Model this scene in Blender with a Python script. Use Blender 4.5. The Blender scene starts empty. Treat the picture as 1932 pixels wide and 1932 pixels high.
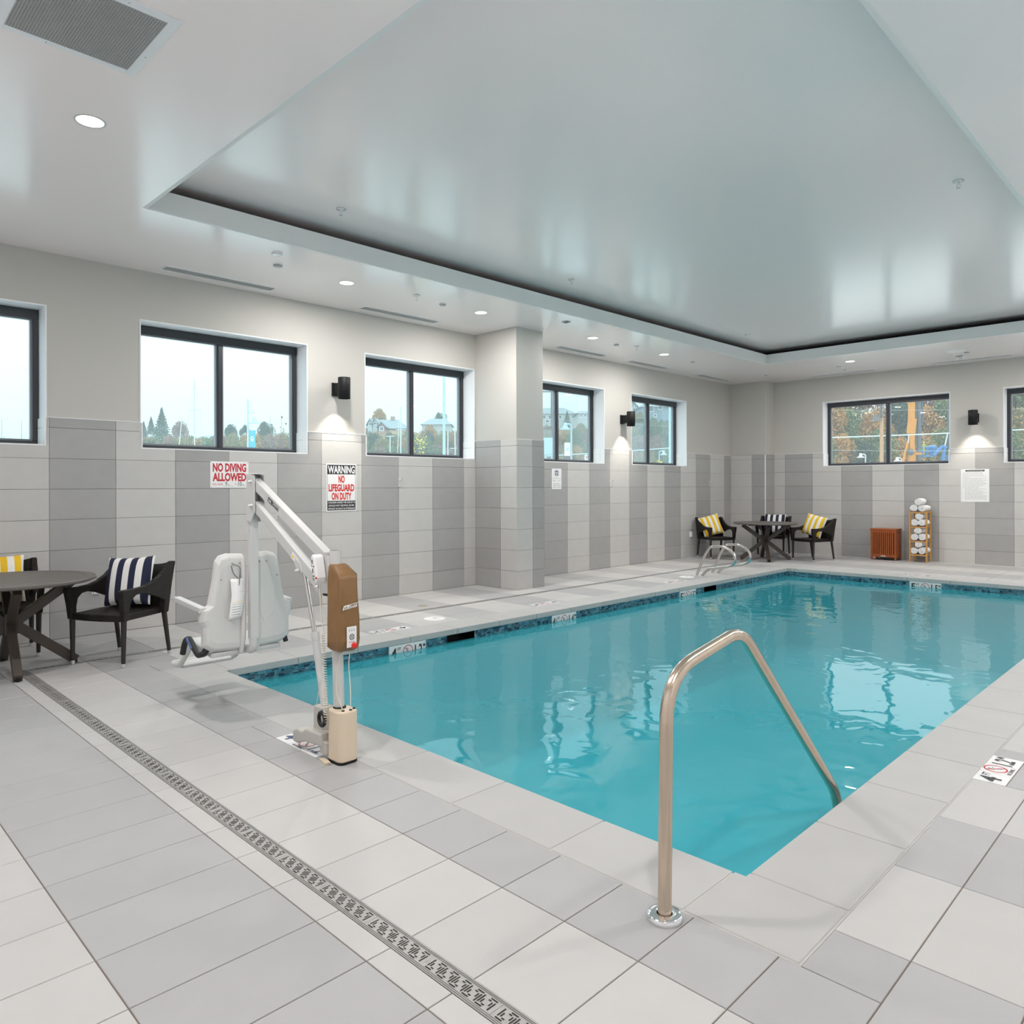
import bpy, bmesh, math, random
from mathutils import Matrix, Vector, Euler
random.seed(7)
SC = bpy.context.scene
COL = SC.collection
PI = math.pi

# ------------------------------------------------------------------ camera
F_PX, CX, CY, YAW, CAM_H, ROLL = 1394.49, 946.77, 918.60, 0.7879, 1.5, -0.0028
cam_data = bpy.data.cameras.new('camera')
cam = bpy.data.objects.new('camera', cam_data)
COL.objects.link(cam)
cam_data.sensor_fit = 'HORIZONTAL'
cam_data.sensor_width = 36.0
cam_data.lens = F_PX / 1932 * 36.0
cam_data.shift_x = (966 - CX) / 1932
cam_data.shift_y = (CY - 966) / 1932
cam_data.clip_start = 0.05
cam_data.clip_end = 1000
cam.matrix_world = (Matrix.Translation((0, 0, CAM_H)) @ Matrix.Rotation(YAW, 4, 'Z')
                    @ Matrix.Rotation(PI / 2, 4, 'X') @ Matrix.Rotation(ROLL, 4, 'Z'))
SC.camera = cam

# ------------------------------------------------------------------ exposure, sky
vs = SC.view_settings
vs.view_transform = 'Standard'
vs.look = 'None'
vs.gamma = 1.0
vs.use_curve_mapping = False
vs.exposure = 0.24
# light paths: enough bounces for a pale room, no caustic fireflies
SC.cycles.max_bounces = 8
SC.cycles.diffuse_bounces = 5
SC.cycles.glossy_bounces = 3
SC.cycles.transmission_bounces = 2
SC.cycles.transparent_max_bounces = 10
SC.cycles.caustics_reflective = False
SC.cycles.caustics_refractive = False
SC.cycles.use_adaptive_sampling = True
SC.cycles.adaptive_threshold = 0.04
SC.cycles.use_light_tree = False
SKY_STRENGTH = 3.45
DOWNLIGHT_W = 36.0
world = bpy.data.worlds.new('overcast_sky')
SC.world = world
world.use_nodes = True
wn = world.node_tree.nodes
wl = world.node_tree.links
wn.clear()
w_out = wn.new('ShaderNodeOutputWorld')
w_bg = wn.new('ShaderNodeBackground')
w_tc = wn.new('ShaderNodeTexCoord')
w_sep = wn.new('ShaderNodeSeparateXYZ')
w_ramp = wn.new('ShaderNodeValToRGB')
w_ramp.color_ramp.elements[0].position = 0.0
w_ramp.color_ramp.elements[0].color = (0.222, 0.250, 0.260, 1)     # overcast sky: the zenith is three times as bright as the horizon
w_ramp.color_ramp.elements[1].position = 1.0
w_ramp.color_ramp.elements[1].color = (0.96, 0.985, 1.0, 1)
wl.new(w_tc.outputs['Generated'], w_sep.inputs[0])
wl.new(w_sep.outputs['Z'], w_ramp.inputs[0])
wl.new(w_ramp.outputs[0], w_bg.inputs['Color'])
wl.new(w_bg.outputs[0], w_out.inputs['Surface'])
w_bg.inputs['Strength'].default_value = SKY_STRENGTH

# ------------------------------------------------------------------ room measures (metres, camera foot at the origin)
WX = -8.3234          # left wall plane
WY = 16.117           # far wall plane
RX = 1.05             # right wall plane
NY = -0.75            # near wall plane
ZC = 3.827            # soffit height
ZT = 4.10             # tray ceiling height
PITCH = 0.3048
PX0, PX1, PY0, PY1 = -5.890, -1.356, 2.665, 13.229      # pool edge of the coping
CW = 0.372                                              # coping width
WATER_Z = -0.135

def floorz(y):
    return 0.010 * max(0.0, y - 13.62)

# pixel -> direction helpers (photo frame 1932 x 1932)
_c, _s = math.cos(YAW), math.sin(YAW)
_cr, _sr = math.cos(ROLL), math.sin(ROLL)
def pix_at(x, y, depth):
    a, b = x - CX, y - CY
    u = (_cr * a + _sr * b) / F_PX
    w = (-_sr * a + _cr * b) / F_PX
    return Vector(((-_s + _c * u) * depth, (_c + _s * u) * depth, CAM_H - w * depth))
def to_pix(p):
    X, Y, Z = p[0], p[1], p[2] - CAM_H
    d = -_s * X + _c * Y
    if d < 0.1:
        return None
    u = F_PX * (_c * X + _s * Y) / d
    w = -F_PX * Z / d
    return CX + _cr * u - _sr * w, CY + _sr * u + _cr * w, d

# ------------------------------------------------------------------ materials
MATS = {}
def mat(name, color, rough=0.5, metal=0.0, spec=0.5, var=0.0, vscale=3.0, bump=0.0, bscale=60.0,
        obj_var=0.0, coat=0.0, emit=None, estr=0.0, stretch=None, vcol=None):
    m = bpy.data.materials.new(name)
    m.use_nodes = True
    nt = m.node_tree
    n, l = nt.nodes, nt.links
    b = n['Principled BSDF']
    col = (*color, 1)
    b.inputs['Base Color'].default_value = col
    b.inputs['Roughness'].default_value = rough
    b.inputs['Metallic'].default_value = metal
    b.inputs['Specular IOR Level'].default_value = spec
    b.inputs['Coat Weight'].default_value = coat
    if emit:
        b.inputs['Emission Color'].default_value = (*emit, 1)
        b.inputs['Emission Strength'].default_value = estr
    geo = None
    if var or bump:
        geo = n.new('ShaderNodeNewGeometry')
        src = geo.outputs['Position']
        if stretch:
            mp = n.new('ShaderNodeMapping')
            mp.inputs['Scale'].default_value = stretch
            l.new(src, mp.inputs['Vector'])
            src = mp.outputs[0]
    last = None
    if var:
        nz = n.new('ShaderNodeTexNoise')
        nz.inputs['Scale'].default_value = vscale
        nz.inputs['Detail'].default_value = 5
        l.new(src, nz.inputs['Vector'])
        mx = n.new('ShaderNodeMix')
        mx.data_type = 'RGBA'
        c2 = vcol if vcol else tuple(min(1, c * (1 + var)) for c in color)
        c1 = tuple(c * (1 - var) for c in color)
        mx.inputs[6].default_value = (*c1, 1)
        mx.inputs[7].default_value = (*c2, 1)
        l.new(nz.outputs['Fac'], mx.inputs[0])
        last = mx.outputs[2]
    if obj_var:
        oi = n.new('ShaderNodeObjectInfo')
        hs = n.new('ShaderNodeHueSaturation')
        mr = n.new('ShaderNodeMapRange')
        mr.inputs['To Min'].default_value = 1 - obj_var
        mr.inputs['To Max'].default_value = 1 + obj_var
        l.new(oi.outputs['Random'], mr.inputs['Value'])
        l.new(mr.outputs[0], hs.inputs['Value'])
        if last:
            l.new(last, hs.inputs['Color'])
        else:
            hs.inputs['Color'].default_value = col
        last = hs.outputs[0]
    if last:
        l.new(last, b.inputs['Base Color'])
    if bump:
        nb = n.new('ShaderNodeTexNoise')
        nb.inputs['Scale'].default_value = bscale
        nb.inputs['Detail'].default_value = 3
        l.new(src, nb.inputs['Vector'])
        bp = n.new('ShaderNodeBump')
        bp.inputs['Strength'].default_value = bump
        bp.inputs['Distance'].default_value = 0.002
        l.new(nb.outputs['Fac'], bp.inputs['Height'])
        l.new(bp.outputs[0], b.inputs['Normal'])
    MATS[name] = m
    return m

M_ceiling = mat('ceiling_paint', (0.97, 0.885, 0.87), 0.19, spec=0.8, bump=0.10, bscale=9, stretch=(1, 0.25, 1))  # pinkish tint put in to offset teal light bounced off the pool
M_fascia = mat('fascia_paint', (0.80, 0.80, 0.79), 0.55)
M_cove = mat('cove_shade', (0.035, 0.035, 0.037), 0.7)  # dark colour paints in the shade of the cove recess
M_wall = mat('wall_paint', (0.535, 0.52, 0.487), 0.62, spec=0.3, bump=0.05, bscale=160)
M_white = mat('white_paint', (0.84, 0.84, 0.86), 0.4)
M_tile_l = mat('light_tile', (0.56, 0.55, 0.532), 0.42, var=0.05, vscale=6, obj_var=0.035, bump=0.12, bscale=90, stretch=(1, 1, 1.6))
M_tile_g = mat('grey_tile', (0.38, 0.375, 0.368), 0.42, var=0.07, vscale=6, obj_var=0.045, bump=0.12, bscale=90, stretch=(1, 1, 1.6))
M_floor_l = mat('light_floor_tile', (0.50, 0.493, 0.486), 0.52, var=0.05, vscale=5, obj_var=0.03, bump=0.30, bscale=170)
M_floor_g = mat('grey_floor_tile', (0.395, 0.395, 0.398), 0.52, var=0.06, vscale=5, obj_var=0.04, bump=0.30, bscale=170)
M_grout = mat('brown_grout', (0.20, 0.155, 0.125), 0.9, var=0.2, vscale=20)
M_grout_w = mat('wall_grout', (0.30, 0.27, 0.24), 0.9)
M_coping = mat('coping_stone', (0.46, 0.456, 0.449), 0.55, var=0.07, vscale=4, obj_var=0.02, bump=0.25, bscale=150)
M_joint = mat('pale_joint', (0.50, 0.49, 0.47), 0.8)
M_plaster = mat('pool_plaster', (0.34, 0.74, 0.82), 0.6, var=0.05, vscale=1.5)
M_alum = mat('window_aluminium', (0.028, 0.032, 0.038), 0.35, spec=0.5)
M_alum2 = mat('window_aluminium_grey', (0.22, 0.24, 0.27), 0.35, spec=0.5)
M_black = mat('black_metal', (0.012, 0.012, 0.013), 0.55, spec=0.3)
M_steel = mat('stainless_steel', (0.62, 0.60, 0.57), 0.16, metal=1.0)
M_brushed = mat('brushed_drain_steel', (0.40, 0.395, 0.385), 0.5, metal=0.1)
M_slot = mat('drain_slot_dark', (0.03, 0.022, 0.018), 0.9)
M_sign = mat('sign_white', (0.86, 0.86, 0.86), 0.35)
M_red = mat('sign_red', (0.55, 0.02, 0.035), 0.5)
M_red2 = mat('sign_bright_red', (0.66, 0.03, 0.02), 0.5)
M_ink = mat('sign_black', (0.02, 0.02, 0.025), 0.5)
M_navy = mat('ink_navy', (0.05, 0.07, 0.16), 0.5)
M_grey = mat('print_grey', (0.30, 0.30, 0.31), 0.6)
M_marker = mat('depth_marker_tile', (0.80, 0.80, 0.80), 0.3)
M_lift = mat('lift_powder_coat', (0.60, 0.60, 0.59), 0.35)
M_plastic = mat('lift_seat_plastic', (0.64, 0.64, 0.625), 0.38, bump=0.04, bscale=200)
M_lgrey = mat('actuator_grey', (0.50, 0.48, 0.45), 0.45)
M_beige = mat('lift_beige_shroud', (0.72, 0.60, 0.45), 0.45)
M_brown = mat('cover_brown_fabric', (0.24, 0.125, 0.045), 0.42, bump=1.0, bscale=16, stretch=(1.0, 1.0, 0.55))
for _n in M_brown.node_tree.nodes:
    if _n.bl_idname == 'ShaderNodeBump':
        _n.inputs['Distance'].default_value = 0.014
M_redbtn = mat('red_button', (0.75, 0.03, 0.015), 0.3)
M_strap = mat('black_strap', (0.015, 0.015, 0.018), 0.55)
M_strapb = mat('blue_strap', (0.10, 0.17, 0.38), 0.5)
M_cord = mat('cream_cord', (0.72, 0.66, 0.56), 0.5)
M_yellow = mat('label_yellow', (0.85, 0.62, 0.02), 0.5)
M_wicker_leg = mat('wicker_leg', (0.020, 0.016, 0.013), 0.5, bump=0.5, bscale=300)
M_cap = mat('foot_cap_metal', (0.75, 0.75, 0.74), 0.3, metal=0.9)
M_tabletop = mat('table_slate', (0.12, 0.108, 0.098), 0.45, var=0.15, vscale=9, stretch=(6, 0.7, 1))
M_tableleg = mat('table_leg', (0.055, 0.042, 0.033), 0.42, var=0.12, vscale=12)
M_hamper = mat('hamper_wood', (0.33, 0.075, 0.012), 0.42, var=0.3, vscale=7, obj_var=0.08, stretch=(8, 8, 0.8))
M_rack = mat('rack_wood', (0.56, 0.30, 0.10), 0.45, var=0.2, vscale=7, stretch=(6, 6, 0.8))
M_towel = mat('towel_white', (0.86, 0.86, 0.86), 0.95, spec=0.1, bump=0.8, bscale=220)
M_chrome_dark = mat('grey_cap', (0.42, 0.42, 0.42), 0.4, metal=0.4)
M_hook = mat('hook_metal', (0.80, 0.80, 0.80), 0.25, metal=0.4)
M_lens = mat('downlight_lens', (0.9, 0.9, 0.9), 0.4, emit=(1.0, 0.93, 0.84), estr=3.0)
M_grille = mat('grille_grey', (0.52, 0.52, 0.52), 0.5)
M_dark = mat('duct_dark', (0.05, 0.05, 0.05), 0.8)
M_ringgrey = mat('downlight_ring', (0.62, 0.62, 0.62), 0.35)

def wicker_mat():
    m = bpy.data.materials.new('woven_wicker')
    m.use_nodes = True
    n, l = m.node_tree.nodes, m.node_tree.links
    b = n['Principled BSDF']
    b.inputs['Roughness'].default_value = 0.5
    b.inputs['Specular IOR Level'].default_value = 0.3
    tc = n.new('ShaderNodeTexCoord')
    br = n.new('ShaderNodeTexBrick')
    br.inputs['Scale'].default_value = 1.0
    br.inputs['Brick Width'].default_value = 0.030
    br.inputs['Row Height'].default_value = 0.011
    br.inputs['Mortar Size'].default_value = 0.0022
    br.inputs['Mortar Smooth'].default_value = 0.6
    br.inputs['Color1'].default_value = (0.030, 0.023, 0.019, 1)
    br.inputs['Color2'].default_value = (0.016, 0.013, 0.011, 1)
    br.inputs['Mortar'].default_value = (0.006, 0.005, 0.004, 1)
    # project along the dominant axis so every face shows the weave
    cb = n.new('ShaderNodeCombineXYZ')
    sp = n.new('ShaderNodeSeparateXYZ')
    ad = n.new('ShaderNodeMath'); ad.operation = 'ADD'
    l.new(tc.outputs['Object'], sp.inputs[0])
    l.new(sp.outputs['X'], ad.inputs[0])
    l.new(sp.outputs['Y'], ad.inputs[1])
    l.new(ad.outputs[0], cb.inputs['X'])
    ad2 = n.new('ShaderNodeMath'); ad2.operation = 'MULTIPLY_ADD'
    ad2.inputs[1].default_value = 0.4
    l.new(sp.outputs['Y'], ad2.inputs[0])
    l.new(sp.outputs['Z'], ad2.inputs[2])
    l.new(ad2.outputs[0], cb.inputs['Y'])
    l.new(cb.outputs[0], br.inputs['Vector'])
    l.new(br.outputs['Color'], b.inputs['Base Color'])
    bp = n.new('ShaderNodeBump')
    bp.inputs['Strength'].default_value = 0.9
    bp.inputs['Distance'].default_value = 0.004
    bp.invert = True
    l.new(br.outputs['Fac'], bp.inputs['Height'])
    l.new(bp.outputs[0], b.inputs['Normal'])
    return m
M_wicker = wicker_mat()

def stripe_mat(name, ca, cb_, width, phase=0.0):
    m = bpy.data.materials.new(name)
    m.use_nodes = True
    n, l = m.node_tree.nodes, m.node_tree.links
    b = n['Principled BSDF']
    b.inputs['Roughness'].default_value = 0.85
    tc = n.new('ShaderNodeTexCoord')
    sp = n.new('ShaderNodeSeparateXYZ')
    l.new(tc.outputs['Object'], sp.inputs[0])
    a = n.new('ShaderNodeMath'); a.operation = 'MULTIPLY_ADD'
    a.inputs[1].default_value = 1.0 / (2 * width)
    a.inputs[2].default_value = 10.0 + phase
    l.new(sp.outputs['X'], a.inputs[0])
    fr = n.new('ShaderNodeMath'); fr.operation = 'FRACT'
    l.new(a.outputs[0], fr.inputs[0])
    gt = n.new('ShaderNodeMath'); gt.operation = 'GREATER_THAN'
    gt.inputs[1].default_value = 0.5
    l.new(fr.outputs[0], gt.inputs[0])
    mx = n.new('ShaderNodeMix'); mx.data_type = 'RGBA'
    mx.inputs[6].default_value = (*ca, 1)
    mx.inputs[7].default_value = (*cb_, 1)
    l.new(gt.outputs[0], mx.inputs[0])
    l.new(mx.outputs[2], b.inputs['Base Color'])
    nz = n.new('ShaderNodeTexNoise'); nz.inputs['Scale'].default_value = 14
    l.new(tc.outputs['Object'], nz.inputs['Vector'])
    bp = n.new('ShaderNodeBump'); bp.inputs['Strength'].default_value = 0.25; bp.inputs['Distance'].default_value = 0.02
    l.new(nz.outputs['Fac'], bp.inputs['Height'])
    l.new(bp.outputs[0], b.inputs['Normal'])
    return m
M_navy_stripe = stripe_mat('navy_stripe_fabric', (0.80, 0.79, 0.77), (0.012, 0.016, 0.045), 0.058, 0.25)
M_yellow_stripe = stripe_mat('yellow_stripe_fabric', (0.80, 0.79, 0.77), (0.80, 0.50, 0.02), 0.055, 0.25)

def glass_mat(name, tint, haze_veil):
    m = bpy.data.materials.new(name)
    m.use_nodes = True
    n, l = m.node_tree.nodes, m.node_tree.links
    n.clear()
    out = n.new('ShaderNodeOutputMaterial')
    tr = n.new('ShaderNodeBsdfTransparent'); tr.inputs[0].default_value = (*tint, 1)
    tl = n.new('ShaderNodeBsdfTranslucent'); tl.inputs[0].default_value = (0.80, 0.93, 0.97, 1)
    m1 = n.new('ShaderNodeMixShader'); m1.inputs[0].default_value = haze_veil  # translucent share stands in for haze outside the windows
    l.new(tr.outputs[0], m1.inputs[1]); l.new(tl.outputs[0], m1.inputs[2])
    gl = n.new('ShaderNodeBsdfGlossy'); gl.inputs['Roughness'].default_value = 0.01
    fr = n.new('ShaderNodeFresnel'); fr.inputs['IOR'].default_value = 1.45
    mp = n.new('ShaderNodeMath'); mp.operation = 'MULTIPLY'; mp.inputs[1].default_value = 0.3
    l.new(fr.outputs[0], mp.inputs[0])
    m2 = n.new('ShaderNodeMixShader')
    l.new(mp.outputs[0], m2.inputs[0])
    l.new(m1.outputs[0], m2.inputs[1]); l.new(gl.outputs[0], m2.inputs[2])
    l.new(m2.outputs[0], out.inputs['Surface'])
    return m
M_glass_l = glass_mat('tinted_window_glass', (0.86, 0.96, 0.975), 0.10)  # cyan glass tint, deepened to stand in for distant haze
M_glass_f = glass_mat('clear_window_glass', (0.95, 0.97, 0.97), 0.06)

def water_mat():
    m = bpy.data.materials.new('pool_water')
    m.use_nodes = True
    n, l = m.node_tree.nodes, m.node_tree.links
    n.clear()
    out = n.new('ShaderNodeOutputMaterial')
    tr = n.new('ShaderNodeBsdfTransparent'); tr.inputs[0].default_value = (0.50, 0.87, 0.91, 1)
    gl = n.new('ShaderNodeBsdfGlossy'); gl.inputs['Roughness'].default_value = 0.015
    df = n.new('ShaderNodeBsdfDiffuse'); df.inputs['Color'].default_value = (0.07, 0.60, 0.72, 1)
    turb = n.new('ShaderNodeMixShader'); turb.inputs[0].default_value = 0.45
    l.new(tr.outputs[0], turb.inputs[1]); l.new(df.outputs[0], turb.inputs[2])
    fr = n.new('ShaderNodeFresnel'); fr.inputs['IOR'].default_value = 1.40
    geo = n.new('ShaderNodeNewGeometry')
    mp = n.new('ShaderNodeMapping'); mp.inputs['Scale'].default_value = (1.0, 1.0, 1.0)
    mp.inputs['Rotation'].default_value = (0, 0, 0.75)
    l.new(geo.outputs['Position'], mp.inputs['Vector'])
    nz = n.new('ShaderNodeTexNoise'); nz.inputs['Scale'].default_value = 3.6; nz.inputs['Detail'].default_value = 1.6
    nz.inputs['Distortion'].default_value = 0.5
    l.new(mp.outputs[0], nz.inputs['Vector'])
    bp = n.new('ShaderNodeBump'); bp.inputs['Strength'].default_value = 1.0; bp.inputs['Distance'].default_value = 0.0056
    l.new(nz.outputs['Fac'], bp.inputs['Height'])
    l.new(bp.outputs[0], gl.inputs['Normal'])
    l.new(bp.outputs[0], fr.inputs['Normal'])
    mx = n.new('ShaderNodeMixShader')
    l.new(fr.outputs[0], mx.inputs[0])
    l.new(turb.outputs[0], mx.inputs[1]); l.new(gl.outputs[0], mx.inputs[2])
    l.new(mx.outputs[0], out.inputs['Surface'])
    return m
M_water = water_mat()

# ------------------------------------------------------------------ geometry helpers
class MB:
    def __init__(s):
        s.v, s.f, s.mi, s.sm = [], [], [], []
        s.cur = 0
    def add(s, verts, faces, smooth=False):
        o = len(s.v)
        s.v += [tuple(p) for p in verts]
        for f in faces:
            s.f.append(tuple(i + o for i in f)); s.mi.append(s.cur); s.sm.append(smooth)
        return s
    def box(s, x0, x1, y0, y1, z0, z1):
        v = [(x0, y0, z0), (x1, y0, z0), (x1, y1, z0), (x0, y1, z0), (x0, y0, z1), (x1, y0, z1), (x1, y1, z1), (x0, y1, z1)]
        return s.add(v, [(0, 3, 2, 1), (4, 5, 6, 7), (0, 1, 5, 4), (1, 2, 6, 5), (2, 3, 7, 6), (3, 0, 4, 7)])
    def bar(s, p, q, w, h, up=(0, 0, 1)):
        p, q = Vector(p), Vector(q)
        d = (q - p).normalized()
        up = Vector(up)
        a = d.cross(up)
        if a.length < 1e-5:
            a = d.cross(Vector((1, 0, 0)))
        a.normalize()
        b = a.cross(d).normalized()
        a, b = a * w / 2, b * h / 2
        v = [p - a - b, p + a - b, p + a + b, p - a + b, q - a - b, q + a - b, q + a + b, q - a + b]
        return s.add(v, [(0, 1, 2, 3), (7, 6, 5, 4), (0, 4, 5, 1), (1, 5, 6, 2), (2, 6, 7, 3), (3, 7, 4, 0)])
    def tube(s, pts, r, n=10, caps=True):
        pts = [Vector(p) for p in pts]
        rs = r if isinstance(r, (list, tuple)) else [r] * len(pts)
        rings = []
        t0 = (pts[1] - pts[0]).normalized()
        ref = Vector((0, 0, 1)) if abs(t0.z) < 0.9 else Vector((1, 0, 0))
        a = t0.cross(ref).normalized()
        for i, p in enumerate(pts):
            if i == 0:
                t = pts[1] - pts[0]
            elif i == len(pts) - 1:
                t = pts[-1] - pts[-2]
            else:
                t = (pts[i + 1] - p).normalized() + (p - pts[i - 1]).normalized()
            t = t.normalized()
            a = (a - t * a.dot(t)).normalized()
            b = t.cross(a)
            rings.append([p + (a * math.cos(2 * PI * k / n) + b * math.sin(2 * PI * k / n)) * rs[i] for k in range(n)])
        v = [q for rg in rings for q in rg]
        f = []
        for i in range(len(pts) - 1):
            for k in range(n):
                k2 = (k + 1) % n
                f.append((i * n + k, i * n + k2, (i + 1) * n + k2, (i + 1) * n + k))
        s.add(v, f, True)
        if caps:
            s.add(rings[0], [tuple(range(n - 1, -1, -1))])
            s.add(rings[-1], [tuple(range(n))])
        return s
    def lathe(s, prof, c=(0, 0, 0), n=24, smooth=True, axis='z'):
        v, f = [], []
        m = len(prof)
        for k in range(n):
            a = 2 * PI * k / n
            for (r, z) in prof:
                v.append((c[0] + r * math.cos(a), c[1] + r * math.sin(a), c[2] + z))
        for k in range(n):
            k2 = (k + 1) % n
            for j in range(m - 1):
                f.append((k * m + j, k2 * m + j, k2 * m + j + 1, k * m + j + 1))
        return s.add(v, f, smooth)
    def disc(s, c, r, n=24, up=True):
        v = [(c[0] + r * math.cos(2 * PI * k / n), c[1] + r * math.sin(2 * PI * k / n), c[2]) for k in range(n)]
        return s.add(v, [tuple(range(n)) if up else tuple(range(n - 1, -1, -1))])
    def cyl(s, c, r, h, n=20):
        s.lathe([(r, 0), (r, h)], c, n)
        s.disc((c[0], c[1], c[2] + h), r, n)
        return s.disc(c, r, n, False)
    def prism(s, poly, plane, d0, d1):
        """poly: list of 2-D points; plane 'xz' -> extrude along y, 'yz' -> along x, 'xy' -> along z"""
        def P(a, b, d):
            return {'xz': (a, d, b), 'yz': (d, a, b), 'xy': (a, b, d)}[plane]
        n = len(poly)
        v = [P(a, b, d0) for a, b in poly] + [P(a, b, d1) for a, b in poly]
        f = [tuple(range(n)), tuple(range(2 * n - 1, n - 1, -1))]
        for i in range(n):
            j = (i + 1) % n
            f.append((i, i + n, j + n, j))
        return s.add(v, f)
    def mesh(s, name, mats):
        me = bpy.data.meshes.new(name)
        me.from_pydata(s.v, [], s.f)
        for m in (mats if isinstance(mats, (list, tuple)) else [mats]):
            me.materials.append(m)
        me.polygons.foreach_set('material_index', s.mi)
        me.polygons.foreach_set('use_smooth', s.sm)
        me.update()
        return me
    def build(s, name, mats, parent=None, off=None, bevel=0.0, fix=False, segs=2):
        if off is not None:
            s.v = [(a - off[0], b - off[1], c - off[2]) for a, b, c in s.v]
        me = s.mesh(name, mats)
        if fix:
            bm = bmesh.new(); bm.from_mesh(me)
            bmesh.ops.recalc_face_normals(bm, faces=bm.faces)
            bm.to_mesh(me); bm.free()
        o = link(name, me, parent)
        if bevel:
            b = o.modifiers.new('bevel', 'BEVEL')
            b.width = bevel; b.segments = segs; b.limit_method = 'ANGLE'; b.angle_limit = 0.6
        return o

def link(name, data, parent=None):
    o = bpy.data.objects.new(name, data)
    COL.objects.link(o)
    if parent is not None:
        o.parent = parent
    return o
def tag(o, label=None, cat=None, group=None, kind=None):
    if label: o['label'] = label
    if cat: o['category'] = cat
    if group: o['group'] = group
    if kind: o['kind'] = kind
    return o
def thing(name, label, cat, loc=(0, 0, 0), rz=0.0, group=None):
    o = link(name, None)
    o.location = loc
    o.rotation_euler = (0, 0, rz)
    o.empty_display_size = 0.1
    return tag(o, label, cat, group)
def struct(name, label=None, loc=(0, 0, 0)):
    o = link(name, None)
    o.location = loc
    o.empty_display_size = 0.1
    return tag(o, label, None, None, 'structure')
def copy_tree(o, parent=None):
    c = o.copy()
    COL.objects.link(c)
    c.parent = parent
    for ch in list(o.children):
        copy_tree(ch, c)
    return c

# frames for upright surfaces: local x along, y up, z out of the wall
FR_LEFT = Matrix(((0, 0, 1, 0), (1, 0, 0, 0), (0, 1, 0, 0), (0, 0, 0, 1)))       # faces +X
FR_FAR = Matrix(((1, 0, 0, 0), (0, 0, -1, 0), (0, 1, 0, 0), (0, 0, 0, 1)))       # faces -Y
FR_FLOOR = Matrix.Identity(4)
def frame(fr, x, y, z):
    return Matrix.Translation((x, y, z)) @ fr

_plates = {}
def plate_mesh(name, w, h, t, m, c=0.0022):
    key = (name, round(w, 4), round(h, 4), round(t, 4), m.name)
    if key not in _plates:
        b = MB()
        v = [(0, 0, 0), (w, 0, 0), (w, h, 0), (0, h, 0), (0, 0, t - c), (w, 0, t - c), (w, h, t - c), (0, h, t - c),
             (c, c, t), (w - c, c, t), (w - c, h - c, t), (c, h - c, t)]
        b.add(v, [(8, 9, 10, 11)] + [(i, (i + 1) % 4, (i + 1) % 4 + 4, i + 4) for i in range(4)]
              + [(i + 4, (i + 1) % 4 + 4, (i + 1) % 4 + 8, i + 8) for i in range(4)])
        _plates[key] = b.mesh(name, m)
    return _plates[key]

def rect_minus(r, holes):
    rs = [r]
    for (hx0, hx1, hy0, hy1) in holes:
        out = []
        for (x0, x1, y0, y1) in rs:
            if hx1 <= x0 + 1e-4 or hx0 >= x1 - 1e-4 or hy1 <= y0 + 1e-4 or hy0 >= y1 - 1e-4:
                out.append((x0, x1, y0, y1)); continue
            if hy0 > y0: out.append((x0, x1, y0, hy0))
            if hy1 < y1: out.append((x0, x1, hy1, y1))
            a, b_ = max(y0, hy0), min(y1, hy1)
            if hx0 > x0: out.append((x0, hx0, a, b_))
            if hx1 < x1: out.append((hx1, x1, a, b_))
        rs = out
    return [q for q in rs if q[1] - q[0] > 0.004 and q[3] - q[2] > 0.004]

def text_geo(s, bold=0.0, spacing=1.0):
    cu = bpy.data.curves.new('t', 'FONT')
    cu.body = s
    cu.offset = bold
    cu.space_character = spacing
    cu.resolution_u = 3
    ob = bpy.data.objects.new('t', cu)
    COL.objects.link(ob)
    dg = bpy.context.evaluated_depsgraph_get()
    me = bpy.data.meshes.new_from_object(ob.evaluated_get(dg))
    vs_ = [tuple(v.co) for v in me.vertices]
    fs = [tuple(p.vertices) for p in me.polygons]
    bpy.data.objects.remove(ob); bpy.data.curves.remove(cu); bpy.data.meshes.remove(me)
    xs = [v[0] for v in vs_]; ys = [v[1] for v in vs_]
    return vs_, fs, min(xs), max(xs), min(ys), max(ys)
_tx = {}
def text_into(mb, s, x, y, w, h, z, bold=0.0, spacing=1.0):
    """lettering fitted into the rectangle x..x+w, y..y+h at height z of a local plane"""
    key = (s, bold, spacing)
    if key not in _tx:
        _tx[key] = text_geo(*key)
    v, f, a, b, c, d = _tx[key]
    sx, sy = w / (b - a), h / (d - c)
    mb.add([(x + (p[0] - a) * sx, y + (p[1] - c) * sy, z) for p in v], f)
    return mb
def ring_into(mb, cx, cy, r0, r1, z, n=28):
    v = []
    for k in range(n):
        a = 2 * PI * k / n
        v += [(cx + r0 * math.cos(a), cy + r0 * math.sin(a), z), (cx + r1 * math.cos(a), cy + r1 * math.sin(a), z)]
    return mb.add(v, [(2 * k, 2 * k + 1, (2 * k + 3) % (2 * n), (2 * k + 2) % (2 * n)) for k in range(n)])
def stroke(mb, p, q, w, z):
    d = Vector((q[0] - p[0], q[1] - p[1])).normalized() * (w / 2)
    nx, ny = -d.y, d.x
    return mb.add([(p[0] + nx, p[1] + ny, z), (p[0] - nx, p[1] - ny, z), (q[0] - nx, q[1] - ny, z), (q[0] + nx, q[1] + ny, z)], [(0, 1, 2, 3)])

ORD = ['first', 'second', 'third', 'fourth', 'fifth', 'sixth', 'seventh', 'eighth', 'ninth', 'tenth', 'eleventh', 'twelfth', 'thirteenth', 'fourteenth', 'fifteenth', 'sixteenth', 'seventeenth', 'eighteenth', 'nineteenth', 'twentieth']

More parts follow.
